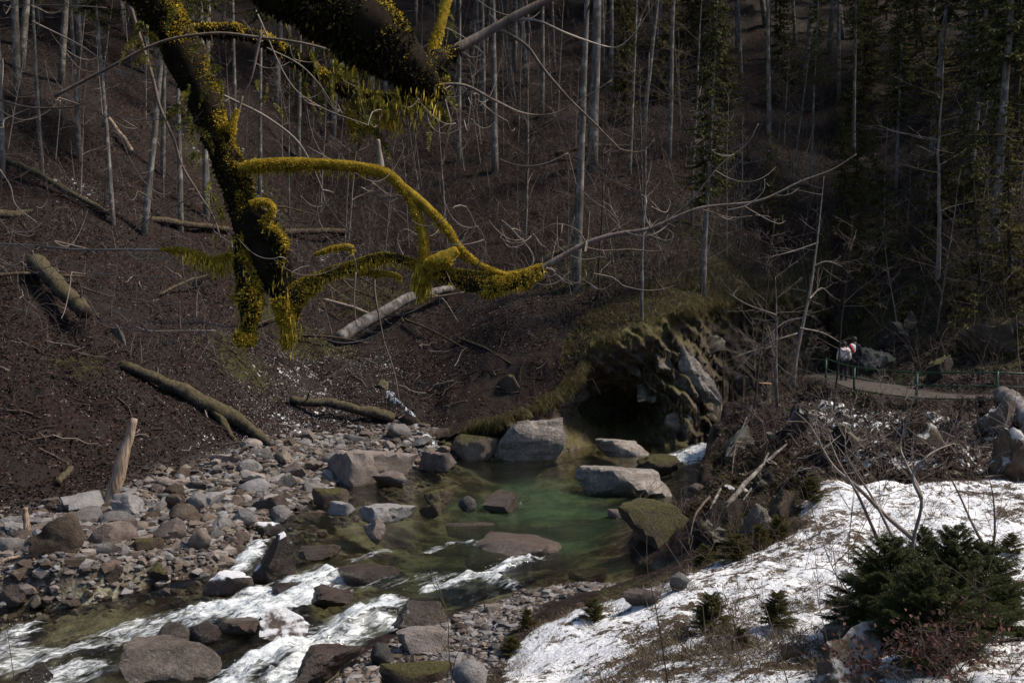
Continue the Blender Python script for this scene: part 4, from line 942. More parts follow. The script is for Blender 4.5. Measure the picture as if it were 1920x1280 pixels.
scatter_trees(30, (1400, 1920), (760, 900), SHR, ['bare brown shrub', 'low bare shrub', 'pale bare shrub'], 'bare shrubs of the bank below the path', (.45, .85), .7, None, .2)
for k_, (px, py, r_) in enumerate(((24, 2.0, 46), (30, 8.0, 40), (27, -3, 30), (20, -6, 22), (34, 18, 24), (38, 30, 30))):   # trees of the near right bank, outside the frame: they cast the shade of the place
    pass
# ------------------------------------------------------------------ fallen logs
def gl(px, py, lift=0.0): p = G(px, py); return p + np.array((0, 0, lift))
def log_(pts, r, mat, label, name='fallen_log', seed=0, sides=14, sub=None, rough=.5, stubs=0):
    q = smooth_path(pts); rr = np.interp(np.linspace(0, 1, len(q)), np.linspace(0, 1, len(r)), r)
    q = q + .7 * rr[:, None] * np.stack([fbm(q * .9 + seed + k * 9, 3) for k in range(3)], -1)
    mb = MB(); mb.tube(q, rr, sides, rough=rough, seed=seed, rfreq=3)
    o = mb.build(name, mat); rg = np.random.default_rng(seed)
    for k in range(stubs):
        s = MB(); i = int(rg.integers(1, len(q) - 1)); d = rg.normal(size=3); d[2] = abs(d[2]) + .3; d /= np.linalg.norm(d)
        L = rg.uniform(.3, 1.1); s.tube([q[i], q[i] + d * (rr[i] + L * .5), q[i] + d * (rr[i] + L) + rg.normal(0, .1, 3)], [rr[i] * .22, rr[i] * .14, .01], 5, cap=False)
        s.build('broken_branch', mat, o)
    return tag(o, label, 'log')
def mid(a, b, lift=0):  return (a + b) / 2 + np.array((0, 0, lift))
def pxw(w, d): return w / 2 * d / FPX
a, b = gl(-30, 412, .3), gl(430, 440, .3); log_([a, mid(a, b, .25), b], [pxw(15, 47), pxw(12, 53)], B_LOG, 'long straight log lying level across the slope left of the mossy trunk', seed=1, stubs=3)
a, b = gl(530, 446, .35), gl(650, 441, .3); log_([a, mid(a, b), b], [pxw(13, 57), pxw(11, 58)], B_LOG, 'level log spanning the gully right of the mossy trunk', seed=2)
a, b = gl(630, 645, .2), gl(850, 558, .5); log_([a, mid(a, b, .5), b], [pxw(27, 50), pxw(14, 54)], B_GREY, 'smooth grey fallen trunk slanting up over the gully', seed=3, rough=.08, stubs=3)
a, b, c = gl(225, 688, .1), gl(400, 778, .25), gl(505, 838, .15); log_([a, mid(a, b, .12), b, mid(b, c, .1), c], [.14, .22, .28, .24, .18], B_LOG, 'long mossy log running down the leaf slope to the stone beach', seed=4, stubs=1)
d_ = gl(442, 828, .0); log_([b + (0, 0, -.02), mid(b, d_, .1), d_], [.16, .13, .09], B_LOG, 'forked root limb under the long mossy log above the beach', name='fallen_branch', seed=5)
a = G(204, 948); b = P(250, 784, a[1] + .25); log_([a + (0, 0, -.15), a * .55 + b * .45 + (.02, 0, 0), b], [.20, .19, .10], B_DRIFT, 'bleached driftwood trunk standing upright on the stone beach', name='driftwood', seed=6, rough=.3)
a, b = gl(70, 525, .75), gl(160, 600, .22); log_([a, mid(a, b), b], [.34, .30], B_LOG, 'short thick broken log pointing down the slope at the left', seed=7, stubs=1)
a, b = gl(-40, 540, .5), gl(160, 537, .4); log_([a, mid(a, b, .1), b], [.09, .05], B_LOG, 'thin dead pole lying across the slope at the left edge', name='fallen_branch', seed=8)
a, b = gl(205, 242, .6), gl(248, 294, .3); log_([a, mid(a, b), b], [.11, .12], B_DRIFT, 'short reddish broken trunk on the dark upper left slope', seed=9)
a, b = gl(-20, 305, .5), gl(205, 412, .25); log_([a, mid(a, b, .2), b], [.17, .13], B_LOG, 'dark mossy log slanting down the upper left slope', seed=10, stubs=2)
a, b = gl(545, 758, .2), gl(740, 792, .2); log_([a, mid(a, b, .15), b], [.19, .24], B_LOG, 'mossy log lying at the back of the stone beach', seed=11, stubs=2)
a, b = gl(608, 580, .5), gl(705, 608, .4); log_([a, mid(a, b, .1), b], [.09, .07], B_DRIFT, 'thin pale pole leaning beside the grey fallen trunk', name='fallen_branch', seed=12)
a, b = gl(1040, 302, .5), gl(1180, 287, .5); log_([a, mid(a, b, .2), b], [.16, .12], B_LOG, 'thin log lying behind the slim straight trunk up the slope', seed=13)
a, b = gl(1010, 505, .3), gl(1110, 462, .4); log_([a, mid(a, b, .1), b], [.22, .13], B_LOG, 'brown log behind the end of the long mossy branch', seed=14, stubs=2)
a, b = gl(760, 610, .3), gl(870, 660, .2); log_([a, mid(a, b, .1), b], [.07, .04], B_LOG, 'thin mossy branch lying down slope right of the gully', name='fallen_branch', seed=15, stubs=3)
a = G(54, 1008); b = P(48, 952, a[1] + .2); log_([a, mid(a, b), b], [.10, .07], B_DRIFT, 'short pale stick leaning among the stones at the left', name='driftwood', seed=16)
a, b = gl(112, 912, .12), gl(132, 886, .15); log_([a, mid(a, b), b], [.12, .10], B_LOG, 'brown chunk of wood above the beach at the left', name='driftwood', seed=17)
a, b = G(-10, 1082), G(38, 1062); log_([a + (0, 0, .25), mid(a, b, .3), b + (0, 0, .25)], [.05, .03], B_DRIFT, 'thin stick at the left frame edge among the stones', name='driftwood', seed=18)
a, b, c = gl(1362, 965, .25), gl(1420, 905, .35), gl(1475, 850, .3); log_([a, b, c], [.07, .06, .035], B_GREY, 'bare root running down the right bank towards the big boulder', name='tree_root', seed=19, sides=9)
a, b, c = gl(1880, 770, .5), gl(1912, 800, .45), gl(1945, 850, .3); log_([a, b, c], [.26, .28, .30], mat_bark('snowy_bark', [(.3, (.05, .04, .033)), (.5, (.14, .12, .11)), (.66, (.33, .32, .33))], scale=3), 'thick snow dusted log at the right edge below the railing', seed=20)
for k, (x0, y0, x1, y1, dz) in enumerate(((560, 640, 690, 655, .3), (480, 620, 560, 600, .3), (300, 560, 400, 520, .2), (860, 640, 960, 690, .2), (500, 400, 600, 420, .5), (640, 520, 720, 560, .4))):
    a, b = gl(x0, y0, dz), gl(x1, y1, dz); log_([a, mid(a, b, .1), b], [.07, .04], B_LOG, ['thin fallen branch in the gully left of the grey fallen trunk', 'fallen branch under the hanging mossy tip', 'fallen branch on the leaf slope left of the mossy trunk', 'fallen branch on the leaf slope left of the cave', 'fallen branch at the top of the gully', 'fallen branch leaning in the gully'][k], name='fallen_branch', seed=30 + k, stubs=3)
for k, (x0, y0, x1, y1, lb) in enumerate(((932, 705, 985, 738, 'rotten mossy stump stub above the cliff ledge'), (742, 775, 792, 800, 'rock beside the side stream'), (702, 712, 732, 728, 'wet stone in the side stream'), (212, 612, 236, 640, 'small pale stone at the end of the mossy hump'))):
    stone(x0, y0, x1, y1, 'angular', 'mossy' if k < 3 else 'grey', lb, 50 + k, on='ground', sink=.45, fine=True)
# ------------------------------------------------------------------ stones and roots of the right bank
BANK = [
 (1350,805,1412,852,'crag','earthy','earthy mossy hump at the gorge end of the right bank'),
 (1322,940,1390,990,'crag','earthy','crumbling rock above the big mossy boulder on the right bank'),
 (1400,880,1458,925,'crag','earthy','brown crumbling rock in the middle of the right bank'),
 (1385,950,1450,1000,'crag','earthy','brown rock at the foot of the bare root'),
 (1440,925,1496,975,'crag','mossy','grassy hump at the upper left corner of the snow meadow'),
 (1296,975,1372,1040,'crag','earthy','brown earth hump right of the big mossy boulder'),
 (1830,757,1925,835,'crag','snowy','snow dusted boulder at the right edge below the railing'),
 (1852,812,1990,905,'crag','snowy','big dark rock with snow at the right edge above the meadow'),
 (1700,802,1790,862,'crag','snowy','snow dusted hump below the middle railing post'),
 (1560,800,1650,856,'crag','earthy','dark hollow rock in the middle of the bank below the path'),
 (1470,765,1520,812,'crag','snowy','snowy hump at the foot of the twisted pale tree'),
 (1612,664,1700,694,'crag','earthy','grey overhanging ledge beside the path right of the walkers'),
 (1640,612,1722,662,'crag','earthy','yellowish mossy rock above the grey ledge'),
 (1688,588,1730,618,'crag','earthy','small tan boulder on top of the yellowish rock'),
 (1735,672,1790,712,'crag','mossy','mossy rock between the two railing posts'),
 (1790,620,1940,672,'crag','mossy','large dark mossy overhang behind the right railing post'),
 (1516,1188,1668,1300,'crag','snowy','rounded rock with a snow cap at the bottom edge right of centre'),
 (1540,1160,1612,1205,'crag','earthy','mossy hump in front of the young spruce'),
]
for k, (x0, y0, x1, y1, kd, mk, lb) in enumerate(BANK): stone(x0, y0, x1, y1, kd, mk, lb, 60 + k, on='ground', fine=True, sink=.5, cat='rock')
rgb = np.random.default_rng(8)
for k in range(26):
    px, py = rgb.uniform(1320, 1900), rgb.uniform(770, 900)
    if px < 1420: py = rgb.uniform(860, 1020)
    w_ = rgb.uniform(14, 36)
    stone(px, py - w_ * .6, px + w_, py, 'crag', str(rgb.choice(['earthy', 'mossy', 'snowy'])), f'half buried {["brown","mossy","earthy"][k%3]} stone in the bank ' + ('below the path railing' if px > 1560 else 'by the gorge end'), int(rgb.integers(9)), group='half buried stones of the right bank', on='ground', sink=.35)
for k, pl in enumerate((((1440,870),(1410,930),(1370,985)), ((1330,955),(1305,985),(1290,1035)), ((1350,940),(1330,985),(1325,1040)), ((1400,800),(1380,850),(1372,900)))):
    q = [gl(a, b, .35 - .08 * i) for i, (a, b) in enumerate(pl)]; log_(q, [.035, .03, .012], B_TWIG if k % 2 else B_GREY, ['crooked root hanging over the right bank', 'thin root draping over the big boulder', 'second thin root beside the big boulder', 'root below the mossy hump at the gorge end'][k], name='tree_root', seed=60 + k, sides=7)
# cut stump
t = thing('tree_stump', 'tree stump with a fresh orange cut top at the gorge edge', 'stump', G(1432, 762)); mb = MB()
zz = np.array((-.3, 0, .1, .3, .6, .92)); mb.tube(np.stack([zz * .05, zz * 0, zz], -1), [.36, .34, .29, .26, .25, .25], 14, rough=.12, seed=3, cap=False); mb.build('trunk', B_LOG, t)
mb = MB(); mb.tube([(.046, 0, .90), (.046, 0, .935)], [.246, .24], 14, cap=True); mb.build('cut_face', mat_plain('cut_wood', (.30, .17, .095), nscale=9), t, smooth=False)

# ------------------------------------------------------------------ side stream over the ice
pl = [(728, 735), (742, 750), (765, 772), (778, 792), (792, 815), (806, 836), (815, 858)]
q = smooth_path([gl(a, b, .08) for a, b in pl], 12); mb = MB(); n = len(q); uu = np.linspace(-1, 1, 9); wid = .22 + .30 * sstep(.55, 1, np.linspace(0, 1, n))
V = q[:, None, :] + np.stack([uu[None] * wid[:, None], 0 * uu[None] * wid[:, None], -.1 * uu[None] ** 2 + 0 * wid[:, None]], -1); V += .09 * np.stack([fbm(V * 3 + k * 5, 3) for k in range(3)], -1)
i = np.arange(n - 1)[:, None] * 9; j = np.arange(8)[None]; mb.add(V.reshape(-1, 3), np.stack([i + j, i + 9 + j, i + 10 + j, i + j + 1], -1))
def mat_fall():
    m, t, b, o = nodes('side_stream_ice'); p = wpos(t); n = tex(t, p, scale=4.5, detail=8, rough=.72, stretch=(2, 1, .6))
    setc(b, (.62, .68, .72), .3, .5); tr = t.nodes.new('ShaderNodeBsdfTransparent'); ms = t.nodes.new('ShaderNodeMixShader')
    t.links.new(ramp(t, n.outputs[0], [(.46, 0.0), (.6, 1.0)]), ms.inputs[0]); t.links.new(tr.outputs[0], ms.inputs[1]); t.links.new(b.outputs[0], ms.inputs[2]); t.links.new(ms.outputs[0], o.inputs[0])
    bump(t, n.outputs[0], b, .05); return m
tag(mb.build('side_stream', mat_fall()), kind='structure')

# ------------------------------------------------------------------ railing along the path
RAIL_M = mat_plain('green_paint', (.014, .05, .022), rough=.5, nscale=25)
PP = [(1548, 724), (1601, 745), (1718, 763), (1869, 768), (2060, 778), (2300, 800)]
posts = [G(*p) for p in PP]; t = thing('path_railing', 'green metal railing with posts and three rails along the path', 'railing', posts[2])
o0 = np.array(posts[2]); src = None
for p in posts:
    if src is None:
        mb = MB(); mb.tube([(0, 0, -.2), (0, 0, 1.2)], .048, 8); src = mb.mesh('post', RAIL_M)
    o = link('post', src, t); o.location = tuple(p - o0)
for h, r in ((1.17, .03), (.74, .026), (.32, .022)):
    mb = MB(); q = smooth_path([p - o0 + (0, 0, h) for p in posts], 6); mb.tube(q, r, 6); mb.build('rail', RAIL_M, t)

# ------------------------------------------------------------------ two walkers, seen from behind
def skin(name, V, E, Rr, mat, parent, sub=2):
    me = bpy.data.meshes.new(name); me.from_pydata([tuple(v) for v in V], E, []); o = link(name, me, parent)
    m = o.modifiers.new('skin', 'SKIN'); sv = me.skin_vertices[0].data
    for i, r in enumerate(Rr): sv[i].radius = (r, r) if np.isscalar(r) else r
    sv[0].use_root = True; m.use_smooth_shade = True
    s = o.modifiers.new('sub', 'SUBSURF'); s.levels = sub; s.render_levels = sub
    me.materials.append(mat); return o
def walker(label, loc, h, yaw, jk, tr, hairc, stride=.2, coat=.0):
    t = thing('person', label, 'person', loc); t.rotation_euler = (0, 0, yaw); k = h / 1.7; s = stride
    ft = [(-.09, s * .6, .09), (.09, -s * .6, .09)]
    V = [(0, 0, .92), (0, .01, 1.15), (0, .02, 1.38), (0, .03, 1.48), (0, .035, 1.60), (-.10, 0, .86), (-.10, s * .55 + .03, .48), ft[0], (-.09, s * .6 + .15, .04), (.10, 0, .86), (.10, -s * .1 + .03, .48), ft[1], (.09, -s * .6 + .15, .05),
         (-.19, .01, 1.37), (-.25, -.03, 1.10), (-.26, .06, .86), (.19, .01, 1.37), (.25, .02, 1.10), (.24, .12, .88)]
    E = [(0, 1), (1, 2), (2, 3), (3, 4), (0, 5), (5, 6), (6, 7), (7, 8), (0, 9), (9, 10), (10, 11), (11, 12), (2, 13), (13, 14), (14, 15), (2, 16), (16, 17), (17, 18)]
    Rr = [(.13, .10), (.12, .09), (.13, .09), .055, .095, .085, .06, .045, .04, .085, .06, .045, .04, .05, .042, .035, .05, .042, .035]
    sk = mat_plain('skin', (.42, .26, .19), nscale=8, var=.12)
    def S_(idx, grow_): return [tuple(np.array(V[i]) * k) for i in idx], [(np.array(Rr[i] if not np.isscalar(Rr[i]) else (Rr[i],) * 2) + grow_) * k for i in idx]
    b = skin('body', [tuple(np.array(v) * k) for v in V], E, [tuple(np.array(r if not np.isscalar(r) else (r, r)) * k) for r in Rr], sk, t)
    vv, rr = S_([0, 1, 2, 3, 13, 14, 15, 16, 17, 18], .04); vv[0] = (0, 0, (.86 - coat) * k); rr[0] = np.array((.20, .16)) * k; vv[6] = tuple(np.array(vv[6]) + (0, -.01, .05)); vv[9] = tuple(np.array(vv[9]) + (0, -.01, .05))
    jkt = skin('jacket', vv, [(0, 1), (1, 2), (2, 3), (2, 4), (4, 5), (5, 6), (2, 7), (7, 8), (8, 9)], [tuple(r) for r in rr], jk, t)
    vv, rr = S_([0, 5, 6, 7, 9, 10, 11], .03); skin('trousers', vv, [(0, 1), (1, 2), (2, 3), (0, 4), (4, 5), (5, 6)], [tuple(r) for r in rr], tr, t)
    for i, (f, e) in enumerate(((7, 8), (11, 12))):
        vv, rr = S_([f, e], .03); skin('shoe', vv, [(0, 1)], [tuple(r) for r in rr], mat_plain('shoe', (.05, .045, .05)), t)
    mb = MB(); c = np.array((0, .02, 1.645)) * k; W = I3_V * np.array((.105, .118, .125)) * k; W = W * (1 + .05 * fbm(I3_V * 3, 2))[:, None]; mb.add(W + c, None, I3_F); mb.build('hair', hairc, t)
    return t, jkt, k
BEIGE = mat_plain('beige_quilted_cloth', (.74, .60, .56), nscale=14, var=.18); DK = mat_plain('dark_cloth', (.018, .017, .019), nscale=10); DKH = mat_plain('dark_hair', (.035, .032, .034), nscale=12)
pa = G(1582, 713); pb = G(1606, 711)
ta, ja, k = walker('walker in a beige hooded jacket and dark trousers on the path', pa, 1.66, -.25, BEIGE, DK, DKH, .22)
mb = MB(); hood = smooth_path([(-.13, -.04, 1.46), (-.10, -.13, 1.40), (0, -.16, 1.36), (.10, -.13, 1.40), (.13, -.04, 1.46)], 4) * k; mb.tube(hood, .055, 8); mb.build('hood', BEIGE, ta)
mb = MB(); th = np.linspace(0, 2 * math.pi, 20); mb.tube(np.stack([.205 * np.cos(th), .165 * np.sin(th) + .005, 0 * th + 1.0], -1) * k, .014, 5); mb.build('belt', DK, ta)
tb, jb, kb = walker('walker in dark clothes half hidden behind the beige jacket, carrying a red and white bag', pb + (0, .35, 0), 1.84, -.3, DK, DK, DKH, -.2, .05)
mb = MB(); q = stone_shape(77, 'round') * np.array((.17, .11, .24)); mb.add(q + np.array((-.10, -.22, 1.27)) * kb, None, I3_F); bag = mb.build('backpack', mat_plain('white_cloth', (.62, .62, .64)), tb)
mb = MB(); mb.tube(smooth_path([(-.20, -.34, 1.44), (-.12, -.37, 1.30), (-.02, -.36, 1.10)], 5) * kb, .055, 8); mb.build('stripe', mat_plain('red_cloth', (.45, .02, .03)), bag)
# ------------------------------------------------------------------ the overhanging mossy tree
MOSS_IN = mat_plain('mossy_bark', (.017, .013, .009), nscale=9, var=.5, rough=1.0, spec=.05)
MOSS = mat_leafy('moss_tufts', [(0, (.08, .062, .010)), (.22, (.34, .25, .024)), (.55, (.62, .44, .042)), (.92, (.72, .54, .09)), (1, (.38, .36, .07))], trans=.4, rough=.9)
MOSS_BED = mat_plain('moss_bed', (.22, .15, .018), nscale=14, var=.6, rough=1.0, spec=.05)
MOSS_SHADE = mat_leafy('shaded_moss', [(0, (.010, .008, .003)), (.7, (.03, .024, .007)), (1, (.06, .048, .012))], trans=.15, rough=1.0)  # moss of the shaded limbs: the shade is put into its colour
B_BRANCH = mat_bark('branch_bark', [(.3, (.06, .042, .036)), (.55, (.17, .13, .115)), (.75, (.30, .25, .225))], scale=9, moss=.25)
TREE = thing('mossy_tree', 'old moss covered tree with a leaning dark trunk and limbs hanging over the stream', 'tree', (-6.6, 5.6, 1.0))
TO = np.array(TREE.location)
rgt = np.random.default_rng(77)
moss_mb = MB(); shade_mb = MB()
def moss_on(q, rr, dens, ln=.034, seed=0, hang=.35, front=0.0, mb=None):
    ln = ln * .47
    seg = np.linalg.norm(np.diff(q, axis=0), axis=1); area = (seg * 2 * math.pi * (rr[1:] + rr[:-1]) / 2); n = int(area.sum() * dens)
    if n < 1: return
    i = rgt.choice(len(seg), size=n, p=area / area.sum()); u = rgt.random(n)[:, None]
    c = q[i] * (1 - u) + q[i + 1] * u; r = (rr[i] * (1 - u[:, 0]) + rr[i + 1] * u[:, 0])[:, None]; tn = (q[i + 1] - q[i]) / (seg[i][:, None] + 1e-9)
    nr = rgt.normal(size=(n, 3)); nr -= (nr * tn).sum(1)[:, None] * tn; nr /= np.linalg.norm(nr, axis=1)[:, None]
    cl = fbm((c + nr * r) * 9 + seed, 3); keep = (cl > -.42) & (rgt.random(n) < sstep(-.1, .55, nr @ np.array((.46, .10, .85)) + front + 1.0 * cl) * .97 + .03); c, nr, r, cl = c[keep], nr[keep], r[keep], cl[keep]; n = len(c)
    flat = (rgt.random(n) < .5)[:, None]; d = np.where(flat, nr * .35 + rgt.normal(0, .8, (n, 3)), nr * .9) + rgt.normal(0, .45, (n, 3)) + np.array((0, 0, -hang)) * (1 - nr[:, 2:3] * .9)
    L = ln * rgt.lognormal(-.12, .26, n) * (1 + 1.0 * np.clip(cl, -.3, 1)) * (1 + 1.1 * np.clip(-nr[:, 2], 0, 1) * (hang > .2))
    V, Q = leaf_tris(c + nr * r * .94, d, L, L * .22 + .0010, rg=rgt); (mb or moss_mb).add(V - TO, Q)
def limb(name, pts, rpx, mat, d0=9.0, moss=0, rough=.2, sides=12, seed=0, k=6, ln=.034, cap=True, front=.62):
    w3 = np.array([P(p[0], p[1], p[2] if len(p) > 2 else d0) for p in pts]); q = smooth_path(w3, k)
    rr = np.interp(np.linspace(0, 1, len(q)), np.linspace(0, 1, len(rpx)), rpx) * d0 / FPX
    q = q + .22 * np.minimum(rr, .12)[:, None] * np.stack([fbm(q * 3.1 + seed + a * 7, 3) for a in range(3)], -1)
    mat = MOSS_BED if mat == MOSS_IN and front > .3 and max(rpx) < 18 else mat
    mb = MB(); mb.tube(q - TO, rr * (1 + (.18 if moss else 0) * fbm(q * 5 + seed, 2)), sides, rough=rough, seed=seed, cap=cap, rfreq=2); o = mb.build(name, mat, TREE)
    if moss: moss_on(q, rr, moss * (2.6 if front > .3 else 1.7), ln, seed, front=front)
    if moss and front < .3: moss_on(q, rr, 6000, .05, seed + 5, hang=.6, front=2.0, mb=shade_mb)  # limbs out of the sun: shade painted on as near-black tufts
    return q, rr
# trunk out of frame, then the two great limbs it carries
mb = MB(); tq = smooth_path([(-6.6, 5.6, .4), (-6.5, 5.8, 3.5), (-6.1, 6.2, 6.8), (-5.3, 6.9, 9.6), (-4.6, 7.6, 11.4), (-4.2, 8.4, 13.2)], 6); mb.tube(tq - TO, np.linspace(.52, .22, len(tq)), 14, rough=.15); mb.build('trunk', MOSS_IN, TREE)
mb = MB(); q = smooth_path([tq[22], (-4.5, 7.9, 10.9), (-3.9, 8.6, 10.3), P(255, -60, 9)], 6); mb.tube(q - TO, np.linspace(.24, .22, len(q)), 12, rough=.15); mb.build('limb', MOSS_IN, TREE)
mb = MB(); q = smooth_path([tq[20], (-4.0, 7.2, 11.0), (-2.9, 7.2, 10.6), P(420, -170, 7)], 6); mb.tube(q - TO, np.linspace(.36, .42, len(q)), 12, rough=.15); mb.build('limb', MOSS_IN, TREE)
D = 13000
limb('leaning_limb', [(255,-60),(300,20),(345,100),(385,190),(415,270),(440,330),(458,390),(485,440),(503,490),(525,530),(545,562),(543,600),(540,640)], [41,39,36,30,25,30,27,41,36,26,21,14,5], MOSS_IN, moss=D * .8, seed=1, k=5, ln=.036, front=.10)
limb('hanging_stub', [(452,440),(460,500),(470,560),(464,610),(456,634)], [14,19,20,12,8], MOSS_IN, d0=8.9, moss=D, seed=2, ln=.07, front=.15)
limb('hanging_stub', [(486,420),(520,450),(522,480),(505,505)], [18,17,14,8], MOSS_IN, d0=8.85, moss=D, seed=3, ln=.05, front=.1)
limb('great_limb', [(420,-170,7.0),(500,-100,7.0),(570,-40,7.0),(640,15,7.05),(705,70,7.1),(755,115,7.2),(795,148,7.3),(818,172,7.35)], [92,88,84,76,64,44,26,7], MOSS_IN, d0=7.1, moss=D * .5, seed=4, sides=18, ln=.036, rough=.5, front=.02)
limb('branch', [(448,318),(500,309),(560,306),(620,309),(680,315),(725,328),(752,352),(775,388),(790,430),(795,480),(790,535)], [11,10.5,11,9.5,9.5,11,10,9,9,11,14], MOSS_IN, d0=8.9, moss=D * 1.25, seed=5, ln=.026)
limb('branch', [(745,345),(790,382),(830,422),(862,466),(900,498),(950,516)], [9,8.5,9,7,6.5,5], MOSS_IN, d0=8.9, moss=D * 1.25, seed=6, ln=.026)
limb('branch', [(545,560),(575,535),(610,518),(660,500),(712,483),(760,488),(800,508),(860,521),(930,532),(985,521),(1020,503)], [22,17,13,11,9,8,13,17,21,18,9], MOSS_IN, d0=8.95, moss=D * 1.2, seed=7, ln=.03)
limb('branch', [(990,520),(1040,490),(1100,456),(1160,438),(1220,428),(1310,391),(1420,377),(1500,341),(1560,318),(1606,289)], [8,6,4.6,4,3.4,2.6,2.2,1.8,1.3,.8], B_BRANCH, d0=8.95, seed=8, sides=8, k=8)
limb('branch', [(330,60,9.05),(430,55,9.2),(500,75,9.5),(560,110,9.7),(620,150,9.75),(680,180,9.75),(750,188,9.75),(815,172,9.75),(840,150,9.8)], [9,10,11,12,12,12,11,9,5], MOSS_IN, d0=9.7, moss=D * .8, seed=19, ln=.04, front=.05)
limb('limb_collar', [(755,125,7.2),(795,124,7.3),(835,104,7.43),(862,88,7.46)], [44,27,13,8], MOSS_IN, d0=7.2, moss=D * .5, seed=63, ln=.03, front=.05)
limb('broken_stub', [(785,140,7.28),(815,168,7.3),(838,176,7.3)], [30,14,4], MOSS_IN, d0=7.2, moss=D * .4, seed=64, ln=.04, front=.0)
limb('broken_stub', [(800,505),(812,492),(835,482),(858,468)], [10,14,14,7], MOSS_IN, d0=8.8, moss=D * 1.4, seed=9, ln=.022)
limb('hanging_stub', [(790,520),(789,545),(788,552)], [15,9,3], MOSS_IN, d0=8.9, moss=D * 1.1, seed=10, ln=.04)
limb('branch', [(440,480),(400,492),(370,480),(340,470),(300,468)], [11,10,8,5,3], MOSS_IN, d0=9.05, moss=D * 1.1, seed=11, ln=.028)
limb('branch', [(320,469),(240,468),(150,468),(60,460),(-40,455)], [3,2.4,2.1,1.7,1.2], B_PALE, d0=9.1, seed=12, sides=7, k=8)
limb('branch', [(590,478),(625,466),(660,463),(655,480)], [3.5,5,5,2], MOSS_IN, d0=9.2, moss=D * 1.3, seed=13, ln=.02)
limb('branch', [(660,515),(700,512),(735,515),(752,524)], [4,5,6,4], MOSS_IN, d0=9.0, moss=D * 1.2, seed=14, ln=.026)
limb('branch', [(430,250),(440,222),(446,205)], [9,6,3], MOSS_IN, d0=8.9, moss=D, seed=15, ln=.024)
limb('branch', [(470,385),(495,378),(512,390),(500,410)], [8,7,6,5], MOSS_IN, d0=8.8, moss=D, seed=16, ln=.026)
limb('branch', [(712,325),(714,305),(710,280),(708,262)], [8,5.5,4.5,4], B_PALE, d0=8.95, moss=0, seed=17, sides=8)
limb('branch', [(650,190,9.75),(660,232,9.7),(690,222,9.7),(715,215,9.7),(745,228,9.7)], [5,5,6,7,4], MOSS_IN, d0=9.7, moss=D * 1.1, seed=18, ln=.03)
# long ragged strands under the hanging ends
def strands(pts, n, lo, hi, spread, d0=8.9):
    q = smooth_path(np.array([P(a, b, d0) for a, b in pts]), 6); i = rgt.integers(0, len(q), n); c = q[i] + rgt.normal(0, spread, (n, 3)); d = rgt.normal(0, .16, (n, 3)) + np.array((0, 0, -1.0))
    L = rgt.uniform(lo, hi, n); V, Q = leaf_tris(c, d, L, L * .07 + .0012, rg=rgt); moss_mb.add(V - TO, Q)
strands([(452,470),(462,540),(466,600),(456,634)], 420, .03, .10, .050); strands([(520,520),(545,565),(542,610),(540,632)], 380, .03, .10, .045); strands([(560,545),(640,515),(712,492),(780,500),(860,530),(930,545),(990,530)], 900, .02, .06, .02)
strands([(790,500),(790,540)], 700, .04, .10, .04); strands([(350,480),(400,500),(440,490)], 400, .03, .09, .03); strands([(480,318),(560,314),(680,322)], 500, .02, .06, .02); strands([(560,30),(640,90),(700,150),(760,185),(810,180)], 300, .03, .10, .07, 7.25); strands([(560,112),(620,152),(680,182),(750,190),(815,175)], 350, .03, .10, .05, 9.72); strands([(660,240),(720,222),(745,232)], 300, .04, .12, .03, 9.7)
limb('hanging_stub', [(440,628),(452,632),(466,640),(474,628)], [6,10,11,6], MOSS_IN, d0=8.85, moss=D, seed=61, ln=.04)
limb('hanging_stub', [(530,560),(538,600),(534,632),(536,655)], [14,14,9,3], MOSS_IN, d0=8.9, moss=D, seed=62, ln=.06)
